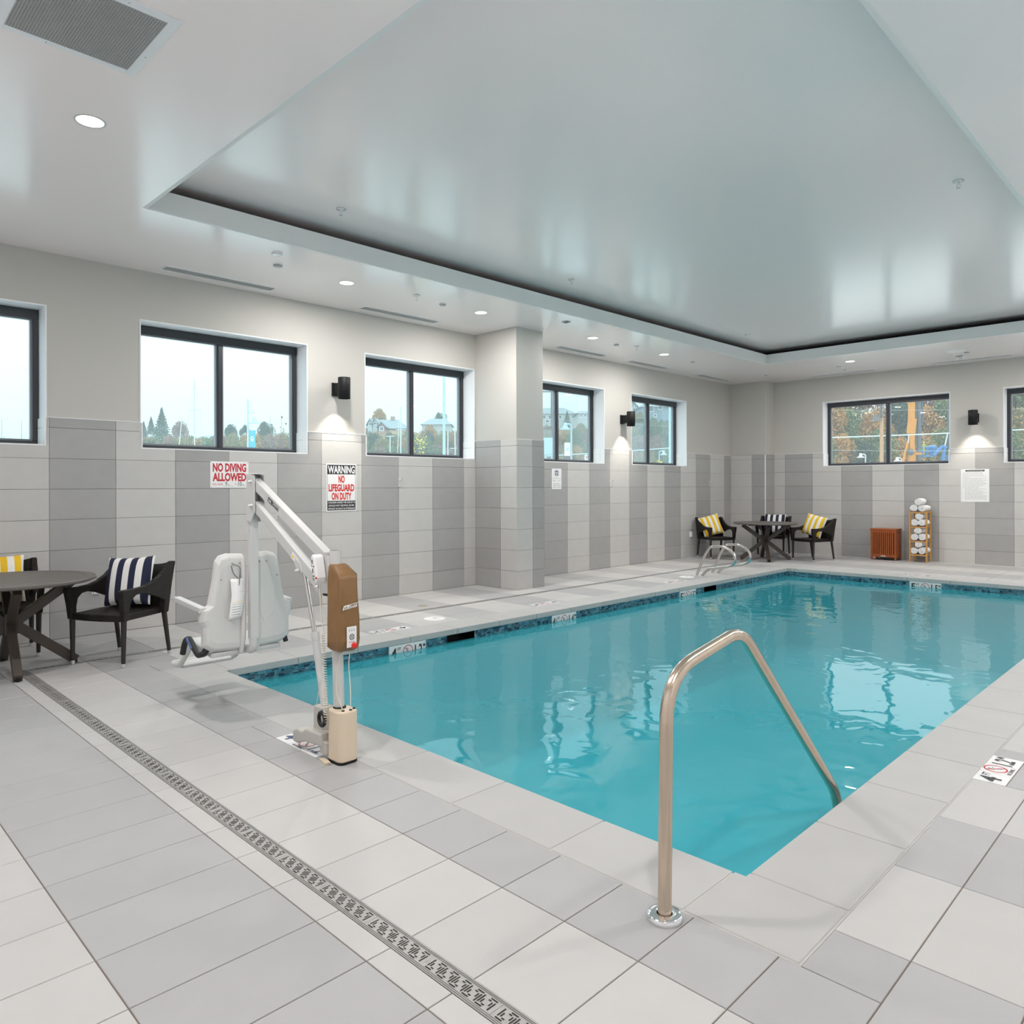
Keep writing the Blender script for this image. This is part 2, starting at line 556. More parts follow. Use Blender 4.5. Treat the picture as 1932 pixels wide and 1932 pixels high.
# ================================================================== STRUCTURE
WIN_Z0, WIN_Z1 = 1.920, 3.304
WIN_L = [(-0.045, 1.960), (2.829, 4.834), (5.691, 7.698), (8.950, 10.953), (11.799, 13.801)]     # openings in the left wall (Y)
WIN_F = [(-6.404, -3.988), (-3.126, -0.710)]                                                     # openings in the far wall (X)
WALL_T = 0.36
TILE_TOP = 2.197
ROWS = [0.0, 0.270, 0.575, 0.880, 1.185, 1.489, 1.794, 2.099, TILE_TOP]
TT = 0.011      # tile thickness

def wall_boxes(mb, a0, a1, z0, z1, holes, place):
    for (x0, x1, y0, y1) in rect_minus((a0, a1, z0, z1), holes):
        place(mb, x0, x1, y0, y1)

# ---- left wall
b = MB()
holes = [(a, c, WIN_Z0, WIN_Z1) for a, c in WIN_L]
wall_boxes(b, NY, WY + WALL_T, -0.05, ZC + 0.35, holes, lambda m, y0, y1, z0, z1: m.box(WX - WALL_T, WX, y0, y1, z0, z1))
wall_left = tag(b.build('wall_left', M_wall), kind='structure')
# ---- far wall
b = MB()
wall_boxes(b, WX, RX + WALL_T, -0.05, ZC + 0.35, [(a, c, WIN_Z0, WIN_Z1) for a, c in WIN_F],
           lambda m, x0, x1, z0, z1: m.box(x0, x1, WY, WY + WALL_T, z0, z1))
wall_far = tag(b.build('wall_far', M_wall), kind='structure')
wall_right = tag(MB().box(RX, RX + 0.3, NY, WY, -0.05, ZC + 0.35).build('wall_right', M_white), kind='structure')
wall_near = tag(MB().box(WX - WALL_T, RX + 0.3, NY - 0.3, NY, -0.05, ZC + 0.35).build('wall_near', M_white), kind='structure')

# ---- pillars
COLX, COLY0, COLY1 = -7.447, 7.713, 8.285
pillar = tag(MB().box(WX, COLX, COLY0, COLY1, -0.05, ZC + 0.02).build('wall_pillar', M_wall), 'painted wall pillar with tiled lower half between third and fourth windows', kind='structure')
CCX, CCY = -7.487, 15.675
corner_pillar = tag(MB().box(WX, CCX, CCY, WY, -0.05, ZC + 0.02).build('corner_pillar', M_wall), 'tiled pillar filling the far left corner of the room', kind='structure')

# ---- wall tiles
GAP = 0.0016
def tile_surface(parent, fr, plane, cols, rows, holes, shade, off, wall_coord):
    """cols: list of (a0,a1,is_grey); every tile an object of its own"""
    back = MB()
    for (a0, a1, grey) in cols:
        for r in range(len(rows) - 1):
            pcs = rect_minus((a0, a1, rows[r], rows[r + 1]), holes)
            full = len(pcs) == 1
            m = M_tile_g if grey else M_tile_l
            if not pcs:
                continue
            if full:
                x0, x1, y0, y1 = pcs[0]
                me = plate_mesh('tile', x1 - x0 - 2 * GAP, y1 - y0 - 2 * GAP, TT, m)
                o = link('tile', me, parent)
                o.matrix_world = off(x0 + GAP, y0 + GAP)
            else:
                tb = MB()
                bx, by = pcs[0][0], pcs[0][2]
                for (x0, x1, y0, y1) in pcs:
                    gx0 = GAP if abs(x0 - a0) < 1e-4 else 0
                    gx1 = GAP if abs(x1 - a1) < 1e-4 else 0
                    gy0 = GAP if abs(y0 - rows[r]) < 1e-4 else 0
                    gy1 = GAP if abs(y1 - rows[r + 1]) < 1e-4 else 0
                    tb.box(x0 + gx0 - bx, x1 - gx1 - bx, y0 + gy0 - by, y1 - gy1 - by, 0, TT)
                o = tb.build('tile', m, parent)
                o.matrix_world = off(bx, by)

def cols_between(start, pitch, grey0, lo, hi):
    k0 = math.floor((lo - start) / pitch)
    out = []
    k = k0
    while start + k * pitch < hi - 1e-3:
        a, c = max(lo, start + k * pitch), min(hi, start + (k + 1) * pitch)
        if c - a > 0.01:
            out.append((a, c, (k % 2 == 0) == grey0))
        k += 1
    return out
GRT = 0.004     # grout bed
def grout_bed(name, mb, parent):
    return mb.build(name, M_grout_w, parent)
# left wall in two runs, either side of the pillar
gb = MB()
wall_boxes(gb, NY, COLY0, 0, TILE_TOP - 0.002, holes, lambda m, y0, y1, z0, z1: m.box(WX, WX + GRT + 0.004, y0, y1, z0, z1))
wall_boxes(gb, COLY1, CCY, 0, TILE_TOP - 0.002, holes, lambda m, y0, y1, z0, z1: m.box(WX, WX + GRT + 0.004, y0, y1, z0, z1))
gb.build('grout', M_grout_w, wall_left)
offL = lambda y, z: frame(FR_LEFT, WX + GRT, y, z)
tile_surface(wall_left, FR_LEFT, None, cols_between(1.976, 0.6096, True, 0.15, COLY0 - TT), ROWS, holes, None, offL, None)
tile_surface(wall_left, FR_LEFT, None, cols_between(1.976 - 0.02, 0.6096, True, COLY1 + TT, CCY - TT), ROWS, holes, None, offL, None)
# far wall
holesF = [(a, c, WIN_Z0, WIN_Z1) for a, c in WIN_F]
gb = MB()
wall_boxes(gb, CCX, RX, 0, TILE_TOP + 0.008, holesF, lambda m, x0, x1, z0, z1: m.box(x0, x1, WY - GRT - 0.004, WY, z0, z1))
gb.build('grout', M_grout_w, wall_far)
ROWS_F = [z + 0.010 for z in ROWS]
tile_surface(wall_far, FR_FAR, None, cols_between(-7.228, 0.6096, True, CCX + TT, RX), ROWS_F, holesF, None,
             lambda x, z: frame(FR_FAR, x, WY - GRT, z), None)
# pillar faces
gb = MB().box(WX, COLX + GRT + 0.004, COLY0 - GRT - 0.004, COLY1 + GRT + 0.004, 0, TILE_TOP - 0.002)
gb.build('grout', M_grout_w, pillar)
tile_surface(pillar, FR_FAR, None, [(WX + 0.015, -7.765, True), (-7.765, COLX + TT, False)], ROWS, [], None,
             lambda x, z: frame(FR_FAR, x, COLY0 - GRT, z), None)
tile_surface(pillar, FR_LEFT, None, [(COLY0 - TT, 8.040, False), (8.040, COLY1 + TT, True)], ROWS, [], None,
             lambda y, z: frame(FR_LEFT, COLX + GRT, y, z), None)
gb = MB().box(WX, CCX + GRT + 0.004, CCY - GRT - 0.004, WY, 0, TILE_TOP + 0.002)
gb.build('grout', M_grout_w, corner_pillar)
tile_surface(corner_pillar, FR_FAR, None, [(WX + 0.015, -7.790, False), (-7.790, CCX + 0.004, True)], ROWS, [], None,
             lambda x, z: frame(FR_FAR, x, CCY - GRT, z), None)
tile_surface(corner_pillar, FR_LEFT, None, [(CCY, WY - 0.012, True)], ROWS, [], None,
             lambda y, z: frame(FR_LEFT, CCX + GRT, y, z), None)
tag(MB().box(CCX - 0.004, CCX + 0.016, CCY - 0.017, CCY + 0.001, 0.01, TILE_TOP).build('corner_trim', M_white, corner_pillar), 'white corner trim')
# thin white edge trims on top of the tiling
TRH = 0.012
tb = MB()
for (y0, y1) in ((NY, WIN_L[0][0]), (WIN_L[0][1], WIN_L[1][0]), (WIN_L[1][1], WIN_L[2][0]), (WIN_L[2][1], COLY0), (COLY1 + 0.01, WIN_L[3][0]), (WIN_L[3][1], WIN_L[4][0]), (WIN_L[4][1], CCY)):
    tb.box(WX, WX + 0.018, y0, y1, TILE_TOP - 0.001, TILE_TOP + TRH * 0.5)
tag(tb.build('trim_1', M_white), kind='structure')
tb = MB()
for (x0, x1) in ((CCX, WIN_F[0][0]), (WIN_F[0][1], WIN_F[1][0]), (WIN_F[1][1], RX)):
    tb.box(x0, x1, WY - 0.018, WY, TILE_TOP + 0.009, TILE_TOP + 0.016)
tag(tb.build('trim_2', M_white), kind='structure')

# ---- windows
def make_window(n, label, fr_mat, w, mull, glass, tile_left, tile_right):
    """local frame: x along the wall, y up, z into the room; origin at lower left of the opening, on the wall face"""
    H = WIN_Z1 - WIN_Z0
    root = struct('window_%d' % n, label)
    root.matrix_world = fr_mat
    D = 0.245                                   # depth of the reveal
    t = 0.012
    MB().box(0, t, 0, H, -D, 0.004).build('jamb_lining', M_white, root)
    MB().box(w - t, w, 0, H, -D, 0.004).build('jamb_lining', M_white, root)
    MB().box(t, w - t, H - t, H, -D, 0.004).build('head_lining', M_white, root)
    MB().box(t, w - t, 0, t, -D, 0.014).build('window_sill', M_white, root)
    hz = TILE_TOP - WIN_Z0
    for side, on in ((0, tile_left), (1, tile_right)):
        if not on:
            continue
        xa, xb = (t, t + 0.012) if side == 0 else (w - t - 0.012, w - t)
        for (z0, z1, y0, y1) in ((-D + 0.004, -0.085, t, 0.178), (-D + 0.004, -0.085, 0.182, hz), (-0.081, 0.016, t, hz)):
            MB().box(xa, xb, y0, y1, z0, z1).build('jamb_tile', M_sign, root, bevel=0.0015, segs=1)
    fr = MB()
    z0, z1 = -D - 0.085, -D
    HD, JB, BT = 0.085, 0.048, 0.042
    fr.box(t, w - t, H - t - HD, H - t, z0, z1)
    fr.box(t, w - t, t, t + BT, z0, z1)
    fr.box(t, t + JB, t + BT, H - t - HD, z0, z1)
    fr.box(w - t - JB, w - t, t + BT, H - t - HD, z0, z1)
    frame_o = fr.build('window_frame', M_alum, root, bevel=0.003, segs=1)
    MB().box(mull - 0.026, mull + 0.026, t + BT, H - t - HD, z0, z1).build('mullion', M_alum, root, bevel=0.003, segs=1)
    MB().box(t + 0.002, w - t - 0.002, H - t - HD - 0.012, H - t - 0.002, z1, z1 + 0.012).build('head_rail', M_alum, root, bevel=0.002, segs=1)
    yb, yt = t + BT, H - t - HD
    for (xa, xb) in ((t + JB, mull - 0.026), (mull + 0.026, w - t - JB)):
        sb = MB()
        sb.box(xa, xa + 0.022, yb, yt, z0 + 0.01, z1 - 0.03).box(xb - 0.022, xb, yb, yt, z0 + 0.01, z1 - 0.03)
        sb.box(xa + 0.022, xb - 0.022, yb, yb + 0.018, z0 + 0.01, z1 - 0.03).box(xa + 0.022, xb - 0.022, yt - 0.018, yt, z0 + 0.01, z1 - 0.03)
        sb.build('glazing_bead', M_alum2, root)
        MB().box(xa + 0.018, xb - 0.018, yb + 0.014, yt - 0.014, z0 + 0.030, z0 + 0.036).build('pane', glass, root)
    # daylight portal
    ld = bpy.data.lights.new('window_portal', 'AREA')
    ld.shape = 'RECTANGLE'; ld.size = w; ld.size_y = H
    ld.cycles.is_portal = True
    lo = link('window_portal', ld, root)
    lo.matrix_local = Matrix.Translation((w / 2, H / 2, -D - 0.11)) @ Matrix.Rotation(PI, 4, 'X')
    # area lights shine along local -z: turn it to shine into the room
    return root
WLAB = ['two-light window cut off by the left edge of the photo', 'two-light window above the no diving sign', 'two-light window beside the painted pillar',
        'two-light window half hidden behind the pillar', 'two-light window nearest the far left corner']
MULL = [None, 3.822, 6.686, 9.924, 12.757]
for i, (a, c) in enumerate(WIN_L):
    mu = (MULL[i] - a) if MULL[i] else 0.99
    make_window(i + 1, WLAB[i], frame(FR_LEFT, WX, a, WIN_Z0), c - a, mu, M_glass_l, True, True)
for i, (a, c) in enumerate(WIN_F):
    make_window(6 + i, ['wide two-light window in the far wall beside the sconce', 'far wall window cut off by the right edge of the photo'][i],
                frame(FR_FAR, a, WY, WIN_Z0), c - a, (-5.18 - a) if i == 0 else 1.2, M_glass_f, True, True)

# ---- ceiling with tray
TX0, TX1, TY0, TY1 = -6.427, -1.298, 2.250, 13.532
ceiling = struct('ceiling', 'glossy white ceiling with a raised tray over the pool')
b = MB()
for (x0, x1, y0, y1) in rect_minus((WX - WALL_T, RX + 0.3, NY - 0.3, WY + WALL_T), [(TX0, TX1, TY0, TY1)]):
    b.box(x0, x1, y0, y1, ZC, ZC + 0.03)
b.build('soffit', M_ceiling, ceiling)
FH = 0.178
b = MB()
t = 0.03
b.box(TX0 - t, TX0 + 0.002, TY0 - t, TY1 + t, ZC - 0.0005, ZC + FH).box(TX1 - 0.002, TX1 + t, TY0 - t, TY1 + t, ZC - 0.0005, ZC + FH)
b.box(TX0, TX1, TY0 - t, TY0 + 0.002, ZC - 0.0005, ZC + FH).box(TX0, TX1, TY1 - 0.002, TY1 + t, ZC - 0.0005, ZC + FH)
b.build('tray_fascia', M_fascia, ceiling)
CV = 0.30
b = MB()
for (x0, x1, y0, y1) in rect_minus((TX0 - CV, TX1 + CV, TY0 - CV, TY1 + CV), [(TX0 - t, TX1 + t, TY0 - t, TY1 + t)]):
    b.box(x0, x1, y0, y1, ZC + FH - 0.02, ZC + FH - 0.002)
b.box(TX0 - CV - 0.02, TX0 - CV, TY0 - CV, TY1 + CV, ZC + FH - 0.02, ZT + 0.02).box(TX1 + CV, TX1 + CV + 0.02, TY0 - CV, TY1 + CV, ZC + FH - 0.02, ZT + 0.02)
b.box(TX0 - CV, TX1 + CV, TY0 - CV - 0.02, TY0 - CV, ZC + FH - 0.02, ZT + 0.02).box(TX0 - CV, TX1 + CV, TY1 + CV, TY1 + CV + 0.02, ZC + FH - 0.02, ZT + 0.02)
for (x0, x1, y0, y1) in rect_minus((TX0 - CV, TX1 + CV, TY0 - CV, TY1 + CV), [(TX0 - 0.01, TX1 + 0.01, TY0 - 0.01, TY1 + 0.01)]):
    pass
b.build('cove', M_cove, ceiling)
MB().box(TX0 - CV, TX1 + CV, TY0 - CV, TY1 + CV, ZT, ZT + 0.05).build('tray_ceiling', M_ceiling, ceiling)

# ---- floor slab, coping, tiles
floor = tag(struct('floor', 'striped light and grey rectangular floor tiles around the pool'))
CX0, CX1, CY0, CY1 = PX0 - CW, PX1 + CW, PY0 - CW - 0.003, PY1 + CW
b = MB()
for (x0, x1, y0, y1) in rect_minus((WX, RX, NY, 13.62), [(PX0 - 0.015, PX1 + 0.015, PY0 - 0.015, PY1 + 0.015)]):
    b.box(x0, x1, y0, y1, -0.056, -0.0035)
zf = floorz(WY)
b.add([(WX, 13.62, -0.0035), (RX, 13.62, -0.0035), (RX, WY, zf - 0.0035), (WX, WY, zf - 0.0035),
       (WX, 13.62, -0.056), (RX, 13.62, -0.056), (RX, WY, -0.056), (WX, WY, -0.056)],
      [(0, 1, 2, 3), (7, 6, 5, 4), (0, 4, 5, 1), (1, 5, 6, 2), (2, 6, 7, 3), (3, 7, 4, 0)])
b.build('grout_bed', M_grout, floor)

# drains cut through the tiles
DN_Y0, DN_Y1 = 1.440, 1.524          # near trench drain, runs along X
DL_X0, DL_X1 = -7.112, -7.028        # left trench drain, runs along Y
drains = [(DL_X0, RX, DN_Y0, DN_Y1), (DL_X0, DL_X1, DN_Y1, 15.2)]
coping_rect = (CX0 - 0.0012, CX1 + 0.0012, CY0 - 0.0012, CY1 + 0.0012)
MK = 0.1524
deck_markers = [   # x0, x1, y0, y1, rotation of reading direction, text, unit text
    (-4.100, -4.100 + 3 * MK, 2.157, 2.157 + MK, 'near', '4', '1.2'),
    (-0.996, -0.996 + MK, 4.378, 4.378 + 3 * MK, 'right', '4', '1.2'),
    (-6.268 - MK, -6.268, 4.420, 4.420 + 3 * MK, 'left', '4', '1.2'),
    (-6.268 - MK, -6.268, 6.86, 6.86 + 3 * MK, 'left', '4½', '1.4'),
    (-6.268 - MK, -6.268, 9.94, 9.94 + 3 * MK, 'left', '5', '1.5'),
    (-4.12, -4.12 + 3 * MK, 13.622, 13.622 + MK, 'far', '5', '1.5'),
]
marker_holes = [(m[0], m[1], m[2], m[3]) for m in deck_markers]
lids = [(-6.52, 5.40, 0.125), (-6.52, 10.80, 0.125)]
FT = 0.0095
GF = 0.0020
cand = []
kx0, kx1 = math.floor((WX + 3.4892) / PITCH), math.ceil((RX + 3.4892) / PITCH)
ky0, ky1 = math.floor((NY - 1.9505) / 0.6067), math.ceil((WY - 1.9505) / 0.6067)
for ky in range(ky0, ky1):
    for kx in range(kx0, kx1):
        x0, x1 = max(WX + 0.016, -3.4892 + kx * PITCH), min(RX, -3.4892 + (kx + 1) * PITCH)
        y0, y1 = max(NY, 1.9505 + ky * 0.6067), min(WY - 0.016, 1.9505 + (ky + 1) * 0.6067)
        if x1 - x0 < 0.01 or y1 - y0 < 0.01:
            continue
        pcs = rect_minus((x0, x1, y0, y1), [coping_rect] + drains + marker_holes)
        grey = ky % 2 == 0
        for pc in pcs:
            if pc[1] - pc[0] < 0.012 or pc[3] - pc[2] < 0.012:
                continue
            q = [to_pix((X, Y, 0)) for X in pc[:2] for Y in pc[2:]]
            area = 0
            if all(q):
                xs = [min(1932, max(0, k[0])) for k in q]; ys = [min(1932, max(0, k[1])) for k in q]
                area = (max(xs) - min(xs)) * (max(ys) - min(ys))
            cand.append((area, pc, grey))
cand.sort(key=lambda t_: -t_[0])
rest = MB()
TILT = math.atan(0.010)
for i, (area, pc, grey) in enumerate(cand):
    x0, x1, y0, y1 = pc
    x0 += GF; x1 -= GF; y0 += GF; y1 -= GF
    if i < 300 and area > 0:
        o = link('floor_tile', plate_mesh('floor_tile', x1 - x0, y1 - y0, FT, M_floor_g if grey else M_floor_l, 0.0018), floor)
        o.location = (x0, y0, floorz(y0) - FT)
        if y0 > 13.5:
            o.rotation_euler = (TILT, 0, 0)
    else:
        rest.cur = 1 if grey else 0
        z0, z1 = floorz(y0), floorz(y1)
        rest.add([(x0, y0, z0), (x1, y0, z0), (x1, y1, z1), (x0, y1, z1), (x0, y0, z0 - FT), (x1, y0, z0 - FT), (x1, y1, z1 - FT), (x0, y1, z1 - FT)],
                 [(0, 1, 2, 3), (0, 4, 5, 1), (1, 5, 6, 2), (2, 6, 7, 3), (3, 7, 4, 0)])
tag(rest.build('floor_tiles_beyond', [M_floor_l, M_floor_g], floor), kind='stuff')

# coping stones
JT = 0.0025
def coping(x0, x1, y0, y1):
    o = MB().box(x0 + JT, x1 - JT, y0 + JT, y1 - JT, -0.058, 0.0035).build('coping_stone', M_coping, floor, bevel=0.006, segs=2)
    return o
def runs(a, b_, pitch, start):
    edges = [a]
    e = start
    while e > a + 0.05:
        e -= pitch
    while e < b_ - 0.05:
        if e > a + 0.05:
            edges.append(e)
        e += pitch
    edges.append(b_)
    return list(zip(edges[:-1], edges[1:]))
def corner_stone(xo, xj, xp, yo, yj, yp):
    """L-trimmed corner: o = outer edge, j = joint, p = pool edge"""
    e = lambda v, w: v + (JT if w > v else -JT)
    poly = [(e(xo, xj), e(yo, yj)), (e(xj, xo), e(yo, yj)), (e(xj, xo), yp), (xp, yp), (xp, e(yj, yo)), (e(xo, xj), e(yj, yo))]
    MB().prism(poly, 'xy', -0.058, 0.0035).build('coping_stone', M_coping, floor, bevel=0.005, segs=1, fix=True)
for (yo, yj, yp) in ((CY0, 2.70, PY0), (CY1, PY1 - 0.035, PY1)):
    corner_stone(CX0, PX0 + 0.045, PX0, yo, yj, yp)
    corner_stone(CX1, -1.404, PX1, yo, yj, yp)
    for (xa, xb) in runs(PX0 + 0.045, -1.404, 0.6235, -1.404):
        coping(xa, xb, min(yo, yp), max(yo, yp))
for (xa, xb) in ((CX0, PX0), (PX1, CX1)):
    for (ya, yb) in runs(2.70, PY1 - 0.035, 0.6235, 2.70):
        coping(xa, xb, ya, yb)
jb = MB()
for (x0, x1, y0, y1) in rect_minus((CX0 - 0.0030, CX1 + 0.0030, CY0 - 0.0030, CY1 + 0.0030), [(PX0 - 0.012, PX1 + 0.012, PY0 - 0.012, PY1 + 0.012)]):
    jb.box(x0, x1, y0, y1, -0.05, -0.0006)
# the corner stones cover the rest of the joint bed
jb.build('coping_joint', M_joint, floor)

# ---- lettering helpers for depth markers
def diver(mb, cx, cy, s, z):
    ring_into(mb, cx - 0.16 * s, cy + 0.50 * s, 0, 0.11 * s, z, 10)
    stroke(mb, (cx - 0.30 * s, cy + 0.34 * s), (cx + 0.15 * s, cy - 0.25 * s), 0.10 * s, z)
    stroke(mb, (cx + 0.15 * s, cy - 0.25 * s), (cx + 0.30 * s, cy - 0.55 * s), 0.07 * s, z)
    stroke(mb, (cx - 0.20 * s, cy + 0.30 * s), (cx + 0.30 * s, cy + 0.28 * s), 0.06 * s, z)
    stroke(mb, (cx - 0.45 * s, cy + 0.10 * s), (cx - 0.10 * s, cy + 0.05 * s), 0.05 * s, z)
def marker_face(parent, ft, mt, dark_ink, deck):
    """three printed tiles in local x 0..3*MK, y 0..MK, z 0 = tile face"""
    z = 0.0006
    t = 0.008
    for k in range(3):
        MB().box(k * MK + 0.0015, (k + 1) * MK - 0.0015, 0.0015, MK - 0.0015, -t, 0).build('marker_tile', M_marker, parent)
    y0 = 0.030 if deck else 0.020
    hh = 0.095 if deck else 0.105
    lb = MB()
    if len(ft) == 1:
        text_into(lb, ft, 0.018, y0, 0.072, hh, z, 0.03)
    else:
        text_into(lb, ft[0], 0.010, y0, 0.050, hh, z, 0.03)
        text_into(lb, '1/2', 0.062, y0 + 0.02, 0.030, hh * 0.62, z, 0.02)
    text_into(lb, 'FT', 0.100, y0 + hh - 0.036, 0.040, 0.036, z, 0.02)
    lb.build('lettering', dark_ink, parent)
    lb = MB()
    text_into(lb, mt, 2 * MK + 0.010, y0, 0.095, hh, z, 0.03)
    text_into(lb, 'M', 2 * MK + 0.114, y0 + hh - 0.036, 0.028, 0.036, z, 0.02)
    lb.build('lettering', dark_ink, parent)
    lb = MB()
    cx, cy = 1.5 * MK, (0.088 if deck else 0.076)
    diver(lb, cx, cy, 0.055, z)
    if deck:
        text_into(lb, 'NO DIVING', MK + 0.022, 0.010, MK - 0.044, 0.020, z, 0.02)
    lb.build('diver_symbol', dark_ink, parent)
    rb = MB()
    r = 0.055 if deck else 0.062
    ring_into(rb, cx, cy, r - 0.008, r, z + 0.0003)
    stroke(rb, (cx - r * 0.68, cy + r * 0.68), (cx + r * 0.68, cy - r * 0.68), 0.007, z + 0.0003)
    rb.build('ban_symbol', M_red, parent)
for (x0, x1, y0, y1, side, ft, mt) in deck_markers:
    e = link('depth_marker', None, floor)
    e.empty_display_size = 0.05
    z = floorz(y0) + 0.0006
    # the words stand upright for somebody reading from the water or the deck, as in the photograph
    if side == 'near':
        e.matrix_world = Matrix.Translation((x0, y0, z))
    elif side == 'right':
        e.matrix_world = Matrix.Translation((x1, y0, z)) @ Matrix.Rotation(PI / 2, 4, 'Z')
    elif side == 'left':
        e.matrix_world = Matrix.Translation((x0, y1, z)) @ Matrix.Rotation(-PI / 2, 4, 'Z')
    else:
        e.matrix_world = Matrix.Translation((x1, y1, z)) @ Matrix.Rotation(PI, 4, 'Z')
    marker_face(e, ft, mt, M_navy if side == 'near' else M_ink, True)

# ================================================================== POOL
IX0, IX1, IY0, IY1 = PX0 - 0.014, PX1 + 0.014, PY0 - 0.014, PY1 + 0.014
pool = thing('swimming_pool', 'rectangular indoor swimming pool with teal mosaic waterline band', 'pool', ((IX0 + IX1) / 2, (IY0 + IY1) / 2, -1.4))
po = pool.location.copy()
skim = [(5.051, 5.452), (10.271, 10.662)]
SKZ0, SKZ1 = -0.215, -0.062
b = MB()
T = 0.2
DEP = -1.35
wl_holes = [(a, c, SKZ0, SKZ1) for a, c in skim]
for (y0, y1, z0, z1) in rect_minus((IY0 - T, IY1 + T, DEP, -0.02), wl_holes):
    b.box(IX0 - T, IX0, y0, y1, z0, z1)
b.box(IX1, IX1 + T, IY0 - T, IY1 + T, DEP, -0.02)
b.box(IX0, IX1, IY0 - T, IY0, DEP, -0.02).box(IX0, IX1, IY1, IY1 + T, DEP, -0.02)
b.box(IX0 - T, IX1 + T, IY0 - T, IY1 + T, DEP - 0.2, DEP)
for (a, c) in skim:      # skimmer throats
    b.box(IX0 - T - 0.25, IX0 - T - 0.23, a, c, SKZ0, SKZ1)
b.build('basin', M_plaster, pool, off=po)
for k in range(3):       # entry steps at the near right corner
    MB().box(-2.6, IX1, IY0, IY0 + 0.33 * (3 - k), DEP + 0.30 * k, DEP + 0.30 * (k + 1)).build('step', M_plaster, pool, off=po)
for (a, c) in skim:
    sb = MB()
    sb.box(IX0 - 0.26, IX0 - 0.001, a - 0.012, a, SKZ0, SKZ1).box(IX0 - 0.26, IX0 - 0.001, c, c + 0.012, SKZ0, SKZ1)
    sb.box(IX0 - 0.27, IX0 - 0.26, a, c, SKZ0, SKZ1).box(IX0 - 0.26, IX0, a, c, SKZ0 - 0.01, SKZ0).box(IX0 - 0.26, IX0, a, c, SKZ1, SKZ1 + 0.004)
    tag(sb.build('skimmer_throat', M_dark, pool, off=po), 'dark skimmer opening')
# mosaic band
BAND0, BAND1 = -0.214, -0.060
U = (BAND1 - BAND0) / 12
WLM = [(4.31, '4', '1.2'), (6.715, '4½', '1.4'), (9.570, '5', '1.5')]
mk_left = [(y, y + 3 * MK) for y, _, _ in WLM]
mk_far = [(-3.862, -3.862 + 3 * MK)]
M_mos = [mat('mosaic_navy', (0.012, 0.045, 0.085), 0.15), mat('mosaic_teal', (0.03, 0.14, 0.19), 0.15), mat('mosaic_pale', (0.10, 0.28, 0.36), 0.15),
         mat('mosaic_black', (0.008, 0.014, 0.020), 0.15), mat('mosaic_mid', (0.045, 0.21, 0.30), 0.15)]
M_mgrout = mat('mosaic_grout', (0.62, 0.70, 0.72), 0.7)
SH = [(4, 4), (3, 3), (4, 2), (2, 4), (3, 2), (2, 3), (2, 2), (3, 1), (1, 3), (2, 1), (1, 2)]
WT = [0.10, 0.16, 0.14, 0.12, 0.3, 0.3, 0.45, 0.6, 0.6, 0.55, 0.55]
def mosaic_panel(nx, rnd):
    g = [[False] * 12 for _ in range(nx)]
    out = []
    for i in range(nx):
        for j in range(12):
            if g[i][j]:
                continue
            opts = [(w, h) for (w, h), p in zip(SH, WT) if rnd.random() < p]
            put = (1, 1)
            for (w, h) in opts:
                if i + w <= nx and j + h <= 12 and not any(g[a][c] for a in range(i, i + w) for c in range(j, j + h)):
                    put = (w, h); break
            for a in range(i, i + put[0]):
                for c in range(j, j + put[1]):
                    g[a][c] = True
            ar = put[0] * put[1]
            ci = 3 if ar == 1 else (rnd.choice([0, 0, 2, 4]) if ar >= 9 else rnd.choice([1, 1, 2, 4, 0, 1]))
            out.append((i * U, j * U, put[0] * U, put[1] * U, ci))
    return out
rnd = random.Random(3)
pieces = []        # (area px, matrix, w, h, colour)
backs = MB()
def band(length_lo, length_hi, breaks, place):
    spans, a = [], length_lo
    for (s0, s1) in sorted(breaks):
        spans.append((a, s0)); a = s1
    spans.append((a, length_hi))
    for (s0, s1) in spans:
        nx = int((s1 - s0) / U)
        off = (s1 - s0 - nx * U) / 2
        for (x, y, w, h, ci) in mosaic_panel(nx, rnd):
            place(s0 + off + x, BAND0 + y, w, h, ci)
g_ = 0.0011
def put_left(a, z, w, h, ci):
    q = to_pix((IX0, a + w / 2, z + h / 2))
    pieces.append((w * h / q[2] ** 2 if z > WATER_Z - 0.02 else 0, frame(FR_LEFT, IX0 + 0.003, a + g_, z + g_), w - 2 * g_, h - 2 * g_, ci))
def put_far(a, z, w, h, ci):
    q = to_pix((a + w / 2, IY1, z + h / 2))
    pieces.append((w * h / q[2] ** 2 if z > WATER_Z - 0.02 else 0, frame(FR_FAR, a + g_, IY1 - 0.003, z + g_), w - 2 * g_, h - 2 * g_, ci))
band(IY0 + 0.006, IY1 - 0.006, mk_left + skim, put_left)
band(IX0 + 0.006, IX1 - 0.006, mk_far, put_far)
bk = MB()
for (y0, y1, z0, z1) in rect_minus((IY0, IY1, BAND0, BAND1), wl_holes):
    bk.box(IX0, IX0 + 0.0035, y0, y1, z0, z1)
bk.box(IX0, IX1, IY1 - 0.0035, IY1, BAND0, BAND1)
bk.box(IX1 - 0.004, IX1, IY0, IY1, BAND0, BAND1).box(IX0, IX1, IY0, IY0 + 0.004, BAND0, BAND1)
bk.build('mosaic_grout_bed', M_mgrout, pool, off=po)
pieces.sort(key=lambda p: -p[0])
rest = MB()
